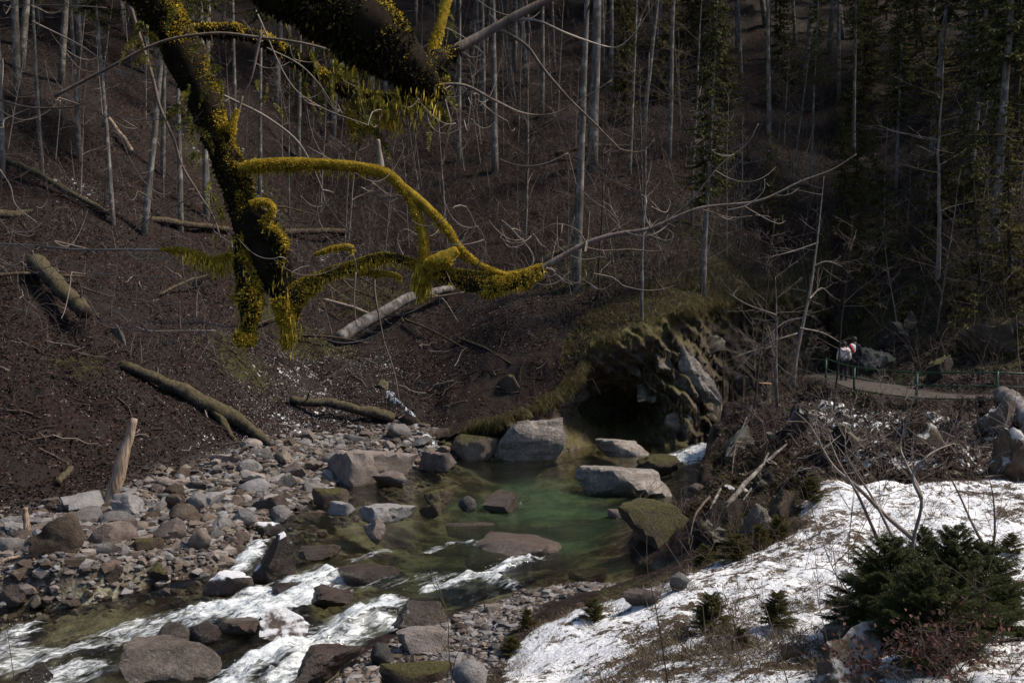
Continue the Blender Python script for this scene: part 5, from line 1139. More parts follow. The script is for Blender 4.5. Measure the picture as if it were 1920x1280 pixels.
# bare branches
limb('branch', [(780,140,7.25),(810,118,7.4),(850,95,7.45),(900,68,7.5),(950,40,7.5),(1030,-2,7.5),(1120,-50,7.5)], [20,13,8.5,7.5,7,6,5], B_BRANCH, moss=0, seed=20, sides=10)
limb('branch', [(785,150,7.25),(805,110,7.4),(822,60,7.45),(838,0,7.5),(845,-50,7.5)], [14,9,8,7,6], MOSS_IN, moss=D * .5, seed=21, ln=.03)
BR = [([(930,52,7.5),(985,85,7.55),(1015,125,7.6),(1060,178,7.7),(1105,222),(1150,267),(1166,281),(1205,284),(1226,262)],3.2,.9), ([(960,36,7.5),(1010,40,7.5),(1060,62,7.5),(1130,86),(1160,88),(1190,62),(1202,36)],2.4,.8), ([(812,160,7.35),(870,160,7.4),(930,190,7.6),(985,213),(1035,214),(1085,190),(1148,150)],2.6,.8),
 ([(100,182),(200,130),(300,80),(400,63),(480,70),(560,80),(620,96),(637,115)],3.2,2.5), ([(243,4),(310,72),(360,132),(395,166),(440,190),(500,220),(560,268),(598,340),(610,380)],4.5,1.2), ([(243,8),(265,80),(285,142),(300,200),(326,262),(342,312),(372,362),(398,402),(412,440)],4.2,1.5),
 ([(0,188),(60,202),(140,200),(152,186)],1.6,2.2), ([(60,40),(150,85),(200,120),(230,135)],1.8,1), ([(120,95),(145,125),(165,135),(185,133)],1.3,.8), ([(640,65),(720,88),(770,97),(800,85),(830,50)],2.4,1), ([(480,20),(540,150),(600,200),(690,235)],1.6,.9),
 ([(490,60),(480,110),(470,150),(455,180)],3.5,1.2), ([(455,180),(440,240),(430,270)],2.5,1.4), ([(500,90),(560,120),(600,160),(625,200)],1.6,.8), ([(340,310),(310,370),(270,420),(225,440)],1.8,.8), ([(372,362),(330,385),(300,400),(260,402)],1.5,.7), ([(360,190),(340,240),(310,290),(280,330)],1.4,.7),
 ([(610,380),(640,420),(680,450),(700,470)],2,1), ([(575,275),(640,310),(700,345),(720,360),(765,370)],1.3,.8), ([(0,318),(20,350),(30,385),(70,418)],1.6,.9), ([(250,140),(215,200),(190,230)],1.2,.6), ([(1090,462),(1130,470),(1180,468),(1240,470),(1262,440),(1240,425)],2,1), ([(1220,428),(1210,405),(1212,380)],1.8,.9),
 ([(1310,391),(1340,400),(1370,408),(1410,405)],1.5,.8), ([(1240,425),(1300,370),(1350,310),(1400,270),(1422,232)],1.9,.8), ([(1360,395),(1400,385),(1430,360),(1434,335)],1.6,.7), ([(1150,445),(1160,420),(1140,395),(1110,375),(1080,345)],1.7,.8), ([(1100,456),(1080,430),(1040,420),(1000,440),(960,455)],1.5,.7),
 ([(985,515),(1000,480),(960,430),(940,412)],1.6,.7), ([(1030,497),(1050,520),(1090,532),(1110,522),(1118,490)],1.1,.6), ([(895,500),(910,470),(905,440),(890,420)],1.5,.7), ([(760,488),(745,450),(760,430),(790,445)],1.4,.7), ([(705,485),(702,540),(710,590),(720,640)],3,1.2), ([(667,510),(664,560),(668,610)],2,1),
 ([(545,570),(520,545),(480,520),(450,480)],2.6,1.2), ([(500,500),(530,530),(555,552),(565,560)],3.4,1.6), ([(452,610),(420,612),(380,605),(300,605),(240,585),(222,574)],2.2,.8), ([(404,620),(340,620),(280,620),(255,612)],1.6,.8), ([(338,618),(337,590),(337,563)],1.6,.8), ([(385,615),(395,590),(400,570)],1.7,.8), ([(368,600),(370,550),(382,527)],1.4,.7), ([(275,620),(273,600)],1.5,.8),
 ([(790,560),(830,555),(870,548)],3,1.5), ([(800,550),(830,560),(860,605)],1.5,.8), ([(905,540),(880,570),(850,590)],1.3,.7), ([(720,640),(740,700),(750,760)],1.4,.5), ([(830,170),(838,200),(845,230),(838,250)],1.7,.8), ([(838,250),(870,225),(905,195)],1.2,.6), ([(640,85),(690,100),(740,120)],1.6,.8),
 ([(20,10),(120,10),(200,15)],1,.6), ([(200,440),(150,480),(60,510)],1.2,.7), ([(0,485),(20,495),(45,478)],1.3,.7), ([(60,470),(75,500),(95,515),(108,480)],1.2,.6), ([(340,475),(345,520),(360,560)],1.6,.7), ([(312,490),(290,530),(270,560)],1.3,.6), ([(305,470),(330,500),(300,520),(160,510)],1.4,.7)]
for k, (pl, r0, r1) in enumerate(BR): limb('twig', pl, [r0, r1], B_PALE if k % 3 == 1 else B_BRANCH, d0=8.6 + (k * .37 % 1.0), seed=30 + k, sides=5, k=6, rough=0)
# finer twigs growing off the traced ones
tw = MB(); brq = [p for pl, _a, _b in BR if len(pl[0]) == 2 for p in smooth_path([P(a, b, 9.0) for a, b in pl], 3)]
for pl, r0, r1 in [(pl_, a_, b_) for pl_, a_, b_ in BR if len(pl_[0]) == 2] + [([(1040,490),(1220,428),(1420,377),(1606,289)], 2.5, 1), ([(560,306),(680,315),(775,388)], 2.5, 2), ([(712,483),(860,521),(985,521)], 2, 2), ([(850,95),(950,40),(1030,0)], 3, 2), ([(300,468),(150,468),(0,455)], 2, 1)]:
    q = smooth_path([P(a, b, 9.0) for a, b in pl], 6)
    for _ in range(int(rgt.integers(1, 4))):
        i = int(rgt.integers(1, len(q))); a = rgt.uniform(0, 6.28); L = rgt.uniform(.15, .6); s = np.linspace(0, 1, 9)[:, None]
        d = np.array((math.cos(a), .5 * math.sin(a), rgt.uniform(-.5, .25))); cur = rgt.uniform(.4, 1.3)
        c = q[i] + d * L * s + np.array((0, 0, 1.0)) * L * (cur * s ** 2.2 - .45 * s) + np.array((d[1], -d[0], 0)) * L * .3 * np.sin(s * 3 + a)
        tw.tube(c - TO, np.linspace(.0048, .0018, 9), 4, cap=False)
        for _ in range(int(rgt.integers(0, 4))):
            j = int(rgt.integers(2, 9)); e = c[j] + rgt.normal(0, .05, 3) + np.array((rgt.normal(0, .05), 0, .04)); tw.tube(np.array([c[j], (c[j] + e) / 2 + rgt.normal(0, .008, 3), e]) - TO, [.003, .0024, .0016], 3, cap=False)
for _ in range(105):
    px, py = (rgt.uniform(0, 700), rgt.uniform(10, 520)) if rgt.random() < .55 else (rgt.uniform(560, 1250), rgt.uniform(60, 560)); dd_ = rgt.uniform(8, 10.5); s = np.linspace(0, 1, 10)[:, None]; a = rgt.uniform(0, 6.28); L = rgt.uniform(.15, .75)
    d = np.array((math.cos(a), .5 * math.sin(a), rgt.uniform(-.7, .2))); c = P(px, py, dd_) + d * L * s + np.array((0, 0, 1.0)) * L * (rgt.uniform(.3, 1.3) * s ** 2.2 - .3 * s)
    near = min(brq, key=lambda q: ((q - c[0]) ** 2).sum()); st = np.array([near, near * .5 + c[0] * .5 + rgt.normal(0, .04, 3), c[0]])
    if ((near - c[0]) ** 2).sum() > .55: continue
    tw.tube(smooth_path(np.vstack([st[:2], c]), 2) - TO, np.linspace(.0055, .0018, len(smooth_path(np.vstack([st[:2], c]), 2))), 4, cap=False)
twm = tw.build('fine_twigs', B_PALE, TREE); twm['kind'] = 'stuff'
dm = shade_mb.build('shaded_moss', MOSS_SHADE, TREE, smooth=False); dm['kind'] = 'stuff'
mm = moss_mb.build('moss', MOSS, TREE, smooth=False); mm['kind'] = 'stuff'
# polypody ferns hanging from the limbs
FERN_M = mat_leafy('fern_leaf', [(0, (.05, .052, .010)), (.6, (.15, .14, .022)), (1, (.30, .25, .045))], trans=.5, rough=.55)
FR = []
for k in range(5):
    rg = np.random.default_rng(200 + k); s = np.linspace(0, 1, 34); L = 1.0
    mid_ = np.stack([.42 * s + .16 * np.sin(s * 2.2) * (k % 2), .10 * np.sin(s * 3 + k), .22 * np.sin(s * 2.6) - (1.0 - .2 * (k % 3)) * s ** 1.35], -1) * .85
    mb = MB(); mb.tube(mid_, np.linspace(.012, .004, 34), 4, cap=False); C = []; Dd = []; LN = []
    for i in range(3, 34):
        tn = mid_[i] - mid_[i - 1]; tn /= np.linalg.norm(tn); sd = np.cross(tn, (0.2, 1, .1)); sd /= np.linalg.norm(sd)
        for sg in (-1, 1): C.append(mid_[i]); Dd.append(sd * sg + tn * .35 + rg.normal(0, .12, 3)); LN.append(.115 * math.sin(math.pi * min(.98, (i / 33) ** .8 * .9 + .08)) ** .7 + .02)
    V, Q = leaf_tris(np.array(C), np.array(Dd), np.array(LN), .024, rg=rg); mb.add(V, Q); FR.append(mb.mesh('frond', FERN_M, False))
FERNS = [(590,125,95,5),(625,120,90,4),(665,178,95,4),(700,190,80,4),(735,195,70,3),(770,165,100,4),(800,140,130,5),(815,175,110,4),(612,62,60,2),(745,60,70,3),(720,45,60,2),(640,150,100,3),(655,205,70,3),(268,55,80,3),(255,85,60,2),(275,115,50,2),(385,85,60,3),(405,130,60,3),(412,160,70,3),(350,170,60,3),(345,210,70,3),(360,245,80,3),(375,290,50,2),(395,360,60,3),(410,395,55,3),(405,440,40,2),(512,420,40,2),(480,372,40,2),(330,20,60,2),(700,235,110,4),(820,215,95,3),(790,230,60,2),(495,165,60,2),(510,185,60,2),(600,150,110,4),(575,175,80,3),(845,45,70,2),(830,20,60,2)]
LM = ['under the thick dark limb', 'on the leaning trunk', 'at the broken limb end', 'near the top of the frame']
for k, (px, py, ln, nf) in enumerate(FERNS):
    dd_ = (9.6 if px > 550 else 8.62) + .16 * rgt.random(); base = P(px, py, dd_); sz = ln * dd_ / FPX
    w_ = LM[1] if px < 520 else (LM[2] if px > 780 else (LM[3] if py < 70 else LM[0]))
    t = thing('fern', f'{"backlit " if k % 2 else ""}fern with {"long" if ln > 90 else "short" if ln < 60 else "drooping"} narrow fronds hanging {w_}', 'fern', base, 'ferns growing on the mossy tree')
    for j in range(nf):
        o = link('frond', FR[int(rgt.integers(5))], t); s_ = sz * rgt.uniform(.65, 1.1); o.scale = (s_, s_, s_); o.rotation_euler = (rgt.normal(0, .25), rgt.normal(0, .25), rgt.uniform(0, 6.28)); o.location = tuple(rgt.normal(0, .03, 3))
# ------------------------------------------------------------------ leaf litter, brushwood, grass (nobody could count them)
rg = np.random.default_rng(31)
def polar(n, d0, d1, a0=-31, a1=31):
    a = np.radians(rg.uniform(a0, a1, n)); d = np.exp(rg.uniform(np.log(d0), np.log(d1), n)); return d * np.sin(a), d * np.cos(a)
def tilted_quads(x, y, z, ln, wd, nz=1.0):
    n = len(x); c = np.stack([x, y, z], -1); nrm = rg.normal(0, .55, (n, 3)) + (0, -.35, nz); nrm /= np.linalg.norm(nrm, axis=1)[:, None]
    a = np.cross(nrm, rg.normal(size=(n, 3))); a /= np.linalg.norm(a, axis=1)[:, None]; b = np.cross(nrm, a)
    L = np.broadcast_to(ln, (n,))[:, None]; W = np.broadcast_to(wd, (n,))[:, None]
    return np.stack([c - a * L, c - b * W + nrm * L * .25, c + a * L, c + b * W + nrm * L * .2], 1).reshape(-1, 3), np.arange(n * 4).reshape(n, 4)
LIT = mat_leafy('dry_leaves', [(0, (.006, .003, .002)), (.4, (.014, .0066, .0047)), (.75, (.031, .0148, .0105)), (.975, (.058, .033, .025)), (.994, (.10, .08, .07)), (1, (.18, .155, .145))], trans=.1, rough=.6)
x, y = polar(250000, 25.5, 82); sw_ = sdf(WATER, x, y)
k = (sw_ > .5) & (sdf(BEACH, x, y) > -.2 - .6 * rg.random(len(x))) & ((sdf(CARVE, x, y) > -.1) | ((sdf(CARVE, x, y) < -1.2) & (rg.random(len(x)) < .6) & (x < 6))) & (dpath(PATH, x, y)[0] > 1.4) & (sdf(SNOW, x, y) > 0)
k &= fbm(np.stack([x, y, 0 * x], -1) * .7 + 71, 4) > -.55 + .6 * rg.random(len(x))
x, y = x[k], y[k]; z = height(x, y, carve=False) + .03 + .05 * (sdf(CARVE, x, y) < 0); L = rg.uniform(.035, .075, len(x)); V, Q = tilted_quads(x, y, z, L, L * .6)
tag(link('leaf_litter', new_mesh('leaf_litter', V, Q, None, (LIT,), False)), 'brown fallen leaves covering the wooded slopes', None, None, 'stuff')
# frosted flecks where thin snow lingers among the leaves
V = []; 
for a, b, r, n in [(560,720,3.0,900),(520,790,2.2,600),(470,840,2.0,500),(480,370,3,200),(380,300,1.6,60),(140,350,2.2,220),(700,690,2.2,500),(620,770,2.5,900),(640,480,2.6,400),(350,690,3,120),(960,650,3,160),(1060,690,1.6,200),(150,760,4,90),(300,850,4,150)]:
    c_ = G(a, b); V.append(np.stack([rg.normal(c_[0], r * .7, n), rg.normal(c_[1], r * .7, n)], -1))
V = np.vstack(V); V = V[(sdf(WATER, V[:, 0], V[:, 1]) > .6)]
V, Q = tilted_quads(V[:, 0], V[:, 1], height(V[:, 0], V[:, 1]) + .045, rg.uniform(.010, .030, len(V)), rg.uniform(.008, .02, len(V)))
tag(link('frosted_leaves', new_mesh('frosted_leaves', V, Q, None, (mat_plain('frost', (.45, .45, .47), nscale=30, var=.25),), False)), 'frosted leaf flecks on the lower slope', None, None, 'stuff')

def wiry(n, px_fn, hlo, hhi, r, name, mat, label, droop=.35, tw=2):
    mb = MB()
    for _ in range(n):
        px, py = px_fn(); b = G(px, py)
        if b[1] > 95 or sdf(WATER, b[:1], b[1:2])[0] < .15 or dpath(PATH, b[:1], b[1:2])[0][0] < 1.3: continue
        h = rg.uniform(hlo, hhi); a = rg.uniform(0, 6.28); s = np.linspace(0, 1, 6)[:, None]; d = np.array((math.cos(a), math.sin(a), 0)); f = rg.uniform(-.2, 1) * droop
        c = b + np.array((0, 0, 1.0)) * h * (s - f * s ** 2.4) + d * h * (rg.uniform(.1, .6) * s + f * s ** 2) + rg.normal(0, .02, (6, 3)) * h * .6
        mb.tube(c, np.linspace(r, r * .35, 6), 3, cap=False)
        for _ in range(tw):
            j = int(rg.integers(1, 5)); e = c[j] + (rg.normal(0, .16, 3) + np.array((d[0] * .1, d[1] * .1, .18))) * h; mb.tube([c[j], (c[j] + e) / 2 + rg.normal(0, .02, 3) * h, e], [r * .6, r * .45, r * .25], 3, cap=False)
    return tag(mb.build(name, mat), label, None, None, 'stuff')
M_BRUSH = mat_leafy('brushwood_stems', [(0, (.016, .010, .0075)), (.5, (.046, .029, .023)), (.85, (.10, .074, .06)), (1, (.26, .22, .19))], trans=0, rough=.9)
wiry(2600, lambda: (rg.uniform(540, 1560), rg.uniform(60, 560)), .8, 3.2, .014, 'brushwood', M_BRUSH, 'reddish brown undergrowth of thin stems on the wooded slope', .5, 3)
wiry(800, lambda: (rg.uniform(0, 640), rg.uniform(200, 700)), .5, 2.2, .012, 'brushwood', M_BRUSH, 'sparse brown undergrowth on the left slope', .7, 2)
wiry(700, lambda: (rg.uniform(1400, 1920), rg.uniform(420, 720)), .5, 2.6, .011, 'brushwood', M_BRUSH, 'tangled undergrowth on the slope above the path', .6, 3)
wiry(520, lambda: (rg.uniform(1360, 1920), rg.uniform(765, 905)), .3, 1.1, .006, 'brushwood', M_BRUSH, 'dry stems on the bank below the path', .6, 2)
wiry(160, lambda: (rg.uniform(1180, 1480), rg.uniform(930, 1060)), .3, 1.0, .005, 'brushwood', M_BRUSH, 'dry stems over the right bank boulder', .8, 2)
def sticks(n, px_fn, label):
    mb = MB()
    for _ in range(n):
        b = G(*px_fn())
        if b[1] > 80 or sdf(WATER, b[:1], b[1:2])[0] < .3 or dpath(PATH, b[:1], b[1:2])[0][0] < 1.4: continue
        a = rg.uniform(0, 6.28); L = rg.uniform(.3, 1.5); d = np.array((math.cos(a), math.sin(a) * .8)); s = np.linspace(-1, 1, 5); q = b[:2] + d * L * s[:, None] * .5 + rg.normal(0, .05, (5, 2))
        q3 = np.concatenate([q, (height(q[:, 0], q[:, 1], carve=False) + .05 + rg.uniform(0, .12))[:, None]], 1); r = rg.uniform(.012, .032); mb.tube(q3, np.linspace(r, r * .45, 5), 4, cap=False)
        if L > .8: mb.tube([q3[2], q3[2] + (rg.normal(0, .2), rg.normal(0, .2), .18), q3[2] + (rg.normal(0, .35), rg.normal(0, .3), .3)], [r * .5, r * .35, r * .2], 3, cap=False)
    tag(mb.build('dead_sticks', M_BRUSH), label, None, None, 'stuff')
sticks(280, lambda: (rg.uniform(-20, 700), rg.uniform(330, 860)), 'dead sticks lying among the leaves of the left slope')
sticks(300, lambda: (rg.uniform(650, 1200), rg.uniform(330, 760)), 'dead sticks lying among the leaves above the pool')
sticks(200, lambda: (rg.uniform(1380, 1920), rg.uniform(760, 900)), 'dead sticks lying on the bank below the path')
def grass(name, x, y, n_each, lo, hi, wd, mat, label, lay=.8, z=None, down=0.0):
    m = len(x); z = height(x, y) if z is None else z
    c = np.repeat(np.stack([x, y, z - .01], -1), n_each, 0) + rg.normal(0, .05, (m * n_each, 3)) * (1, 1, .15)
    lean = np.repeat(rg.normal(0, lay, (m, 2)), n_each, 0) + rg.normal(0, lay * .7, (m * n_each, 2))
    d = np.concatenate([lean, np.full((len(c), 1), 1.0 if not down else -down)], 1); L = rg.uniform(lo, hi, len(c)); V, Q = leaf_tris(c, d, L, wd, rg=rg)
    return tag(link(name, new_mesh(name, V, Q, None, (mat,), False)), label, None, None, 'stuff')
M_DRY = mat_leafy('dry_grass', [(0, (.035, .024, .014)), (.5, (.11, .08, .05)), (.85, (.21, .165, .11)), (1, (.30, .25, .18))], trans=.25)
M_TURF = mat_leafy('turf_grass', [(0, (.028, .024, .008)), (.5, (.085, .07, .024)), (.85, (.16, .13, .05)), (1, (.22, .18, .09))], trans=.3)
# overhanging turf fringe of the far cliff
i = rg.integers(30, NC - 40, 9000); i = i[fbm(RIMPTS[i] * .9 + 5, 3) > -.12]; p = RIMPTS[i] + rg.normal(0, .14, (len(i), 3)) * (1, 1, .8)
grass('turf_fringe', p[:, 0], p[:, 1] - .1, 3, .12, .55, .007, M_TURF, 'olive grass hanging over the rim of the far cliff', .55, p[:, 2] + .05, down=.9)
i = rg.integers(90, NC - 30, 5000); u = rg.random(len(i)) ** .8 * 4.6; x = RIMPTS[i, 0] + BACK[0] * u; y = RIMPTS[i, 1] + BACK[1] * u
vv = np.vstack(Vc)[NF * NC:].reshape(NCAP, NC, 3); row = np.clip((u / 6.2 * NCAP).astype(int), 0, NCAP - 1); zc = vv[row, i, 2]
grass('turf_grass', x, y, 4, .08, .30, .010, M_TURF, 'olive grass on top of the far cliff', .8, zc)
fi = rg.integers(140, NC - 20, 2600); ti = rg.integers(25, NF - 4, 2600); p = face[ti, fi] + rg.normal(0, .05, (2600, 3)); kk = fbm(p * .7 + 3, 3) > -.05; p = p[kk]
grass('cliff_grass', p[:, 0], p[:, 1] - .12, 3, .15, .6, .010, M_TURF, 'tufts hanging on the ledges of the far cliff', .5, p[:, 2], down=1.0)
# mossy cover at named spots
for (c_, r) in MOSS_SPOTS[5:8] + MOSS_SPOTS[13:15] + MOSS_SPOTS[3:5]: pass
x, y = polar(9000, 30, 60, 8, 30); k = (sdf(WATER, x, y) > .5) & (sdf(CARVE, x, y) > .2) & (dpath(PATH, x, y)[0] > 1.2) & (sdf(DUST, x, y) > -.3) & (fbm(np.stack([x, y, 0 * x], -1) * .45, 3) > -.05); x, y = x[k], y[k]
grass('slope_grass', x, y, 3, .10, .34, .010, M_TURF, 'olive grass and moss on the slope above the path', .9)
# bank below the path
b0, b1 = DUST[:, :2].min(0) - 1, DUST[:, :2].max(0) + 1; xy = rg.uniform(b0, b1, (9000, 2)); x, y = xy.T
k = (sdf(DUST, x, y) < .8) & (dpath(PATH, x, y)[0] > 1.3) & (fbm(np.stack([x, y, 0 * x], -1) * .8, 3) > -.12) & (sdf(WATER, x, y) > .3); x, y = x[k], y[k]
grass('bank_grass', x, y, 4, .06, .26, .006, M_DRY, 'dry matted grass on the bank below the path', 1.1)
xy = np.array([G(rg.uniform(1300, 1500), rg.uniform(840, 1060))[:2] for _ in range(1500)]); x, y = xy.T; k = (sdf(WATER, x, y) > .15) & (sdf(SNOW, x, y) > .1); x, y = x[k], y[k]
grass('bank_grass', x, y, 5, .06, .28, .006, M_TURF, 'olive and brown grass on the gorge side of the right bank', 1.0)
# snow meadow: blades poking through, rim of dry grass, dead leaves
b0, b1 = SNOW[:, :2].min(0), SNOW[:, :2].max(0); xy = rg.uniform(b0, b1, (42000, 2)); x, y = xy.T; s_ = sdf(SNOW, x, y); pk = fbm(np.stack([x, y, 0 * x], -1) * 1.5 + 4, 4)
dark = np.zeros_like(x)
for (a, b, r, kq) in ((1290,1190,1.2,.5),(1330,1240,1.2,.5),(1200,1260,1.0,.4),(1480,1140,.8,.3),(1450,1250,1.1,.5),(1560,1220,.7,.4),(1370,1180,.8,.4)):
    c_ = G(a, b); dark = np.maximum(dark, kq * np.exp(-((x - c_[0]) ** 2 + (y - c_[1]) ** 2) / (r * r)))
k = (s_ < .15) & (pk + dark * 1.1 + .6 * (s_ > -.35) > .12 + .36 * rg.random(len(x))); x, y = x[k], y[k]
grass('meadow_grass', x, y, 5, .03, .15, .0035, M_DRY, 'brown grass tufts poking through the snow of the meadow', 1.3)
ct = []
for _ in range(150):
    p = rg.uniform(b0, b1); 
    if sdf(SNOW, p[:1], p[1:2])[0] < .1: ct.append(p)
for (a, b, n, sd) in ((1290,1190,16,.5),(1340,1235,18,.5),(1210,1255,12,.5),(1480,1150,9,.35),(1450,1245,14,.5),(1560,1225,9,.3),(1400,1195,12,.3),(1270,1090,6,.3),(1130,1150,6,.3)):
    c_ = G(a, b); ct += list(rg.normal(0, sd, (n, 2)) + c_[:2])
ct = np.repeat(np.array(ct), 9, 0) + rg.normal(0, .05, (len(ct) * 9, 2))
grass('meadow_tussocks', ct[:, 0], ct[:, 1], 6, .10, .30, .004, M_DRY, 'bent brown tussocks standing in the snow of the meadow', 1.0)
M_DEAD = mat_leafy('dead_leaf', [(0, (.05, .022, .014)), (.6, (.14, .068, .042)), (1, (.22, .12, .08))], trans=.25)
xy = rg.uniform(b0, b1, (9000, 2)); x, y = xy.T; k = (sdf(SNOW, x, y) < .3) & (fbm(np.stack([x, y, 0 * x], -1) * .9 + 11, 3) > .12); x, y = x[k], y[k]
L = rg.uniform(.014, .034, len(x)); V, Q = tilted_quads(x, y, height(x, y) + .02, L, L * .55)
tag(link('dead_leaves', new_mesh('dead_leaves', V, Q, None, (M_DEAD,), False)), 'brown dead leaves scattered on the snow meadow', None, None, 'stuff')

# drops thrown up where the rapids break
V = []; T = []; nn = 0
for pl, hw, s__ in FOAM:
    if s__ < .7: continue
    q = smooth_path(pl, 8)
    for _ in range(70):
        c = q[int(rg.integers(len(q)))] + rg.normal(0, hw * .55, 3) * (1, 1, 0); c[2] = float(wlevel(c[0], c[1])) + .10 + abs(rg.normal(0, .07)); r = rg.uniform(.004, .012); 
        V.append(c + r * np.array(((1, 0, -.5), (-.6, .8, -.5), (-.6, -.8, -.5), (0, 0, 1)))); T += [(nn, nn + 1, nn + 2), (nn, nn + 1, nn + 3), (nn + 1, nn + 2, nn + 3), (nn, nn + 2, nn + 3)]; nn += 4
tag(link('spray', new_mesh('spray', np.vstack(V), None, T, (mat_plain('spray_drop', (.75, .78, .8), rough=.3),), False)), 'white drops thrown up by the rapids', None, None, 'stuff')

# ------------------------------------------------------------------ young spruces in the foreground, needle by needle
M_FN = mat_leafy('young_needles', [(0, (.015, .022, .007)), (.5, (.045, .058, .017)), (.9, (.10, .105, .03)), (1, (.15, .14, .045))], trans=.3, rough=.5)
M_FO = mat_leafy('olive_young_needles', [(0, (.025, .026, .007)), (.5, (.07, .066, .016)), (1, (.15, .13, .04))], trans=.3)
def young_spruce(seed, h, rad, needle, nlen=.019, nwid=.0016, dens=1.0):
    rg = np.random.default_rng(seed); t = thing('young_spruce', 'x', 'tree'); tr = MB(); zz = np.linspace(-.1, h, 9); w_ = np.cumsum(rg.normal(0, .012, (9, 2)), 0)
    pts = np.stack([w_[:, 0], w_[:, 1], zz], -1); tr.tube(pts, np.linspace(.028 * h / 1.5, .004, 9), 6); cr = MB(); C = []; D = []
    def twig(q, lod):
        seg = np.linalg.norm(np.diff(q, axis=0), axis=1).sum(); n = max(4, int(seg * 820 * dens)); s = rg.random(n); x_ = np.linspace(0, 1, len(q))
        c = np.stack([np.interp(s, x_, q[:, k]) for k in range(3)], -1); tn = q[-1] - q[0]; tn = tn / np.linalg.norm(tn)
        nd = rg.normal(size=(n, 3)); nd -= (nd @ tn)[:, None] * tn; nd /= np.linalg.norm(nd, axis=1)[:, None]; C.append(c); D.append(nd + tn * rg.uniform(.5, 1.0, n)[:, None])
    z = .06 * h
    while z < h:
        f = (h - z) / h; L0 = rad * (f ** .75) * .95 + .05
        for k in range(int(rg.integers(5, 8)) if z < h * .93 else 4):
            a = rg.uniform(0, 6.28); L = L0 * rg.uniform(.6, 1.1); o = np.array((math.cos(a), math.sin(a), 0)); s = np.linspace(0, 1, 6)[:, None]; rise = .42 + .55 * (1 - f)
            p0 = np.array((np.interp(z, zz, pts[:, 0]), np.interp(z, zz, pts[:, 1]), z)); br = p0 + o * L * s + np.array((0, 0, 1.0)) * L * (rise * s - .25 * s ** 2 * f)
            cr.tube(br, np.linspace(.006, .002, 6), 4, cap=False); twig(br[1:], 1)
            m = int(4 + L * 15)
            for q in np.linspace(.22, .97, m):
                b = np.array([np.interp(q, s[:, 0], br[:, j]) for j in range(3)])
                for sg in (-1, 1):
                    sd = np.array((-o[1], o[0], 0)) * sg; d = o * .75 + sd * .8 + np.array((0, 0, rg.uniform(-.15, .25))); l = L * .42 * (1.05 - q * .75) * rg.uniform(.7, 1.15) + .03
                    tw_ = np.array([b, b + d * l * .5 + (0, 0, .01), b + d * l + (0, 0, -.01)]); cr.tube(tw_, [.003, .0025, .0015], 3, cap=False); twig(tw_, 2)
        z += rg.uniform(.05, .095) * h ** .5
    C = np.vstack(C); D = np.vstack(D); V, Q = leaf_tris(C, D, nlen * rg.uniform(.7, 1.2, len(C)), nwid, rg=rg); cr.add(V, Q)
    tr.build('trunk', B_DARK, t); cr.build('crown', needle, t, smooth=False); return t
YS = [young_spruce(301, 1.75, .80, M_FN, .024, .0022), young_spruce(302, 1.35, .85, M_FN, .024, .0022), young_spruce(303, .75, .42, M_FO, .02, .0022)]
def yput(i, px, py, hpx, label, first=False, group=None, rz=0, wide=1.0):
    b = G(px, py); h = hpx * b[1] / FPX; s = h / (1.75, 1.35, .75)[i]; s3 = (s * wide, s * wide, s)
    if first: YS[i].location = tuple(b - (0, 0, .03)); YS[i].scale = s3; YS[i].rotation_euler = (0, 0, rz); tag(YS[i], label, 'tree', group); return
    dup(YS[i], b - (0, 0, .03), rz, s3, label, group)
yput(0, 1795, 1215, 240, 'dark young spruce standing tallest in the foreground thicket on the snow', True, wide=.95)
yput(1, 1668, 1205, 200, 'dark young spruce at the left side of the foreground thicket', True, wide=1.05)
yput(1, 1735, 1250, 200, 'dark young spruce at the front of the foreground thicket', rz=2.1)
yput(0, 1725, 1150, 170, 'slim young spruce at the back of the foreground thicket', rz=1.2, wide=.8)
yput(1, 1880, 1200, 120, 'low young spruce at the right end of the foreground thicket', rz=.7)
yput(1, 1620, 1180, 120, 'low spreading young spruce at the left edge of the foreground thicket', rz=3.0, wide=1.2)
yput(1, 1845, 1165, 150, 'bushy young spruce at the back right of the foreground thicket', rz=4.0, wide=1.15)
yput(2, 1342, 1182, 72, 'round olive spruce bush on the snow left of the foreground thicket', True, wide=1.1)
for k, (px, py, hp, lb) in enumerate(((1465,1172,66,'thin olive spruce seedling between the round bush and the thicket'), (1322,1058,40,'leftmost olive spruce of the row along the snow edge'), (1372,1050,52,'second olive spruce of the row along the snow edge'), (1420,1032,50,'third olive spruce of the row along the snow edge'), (1462,1012,46,'last olive spruce of the row near the snow corner'),
   (1528,938,44,'small dark spruce at the upper left corner of the snow meadow'), (990,1172,34,'tiny olive spruce on the gravel bar'), (1108,1158,40,'small olive spruce at the snow edge above the gravel bar'), (958,1222,32,'tiny olive spruce at the lower snow edge'), (1392,1215,40,'seedling spruce in the brown grass by the round bush'), (1900,1035,38,'small spruce seedling on the snow at the right edge'))):
    yput(2, px, py, hp, lb, rz=k * 1.3, wide=1.0 + .15 * (k % 3))

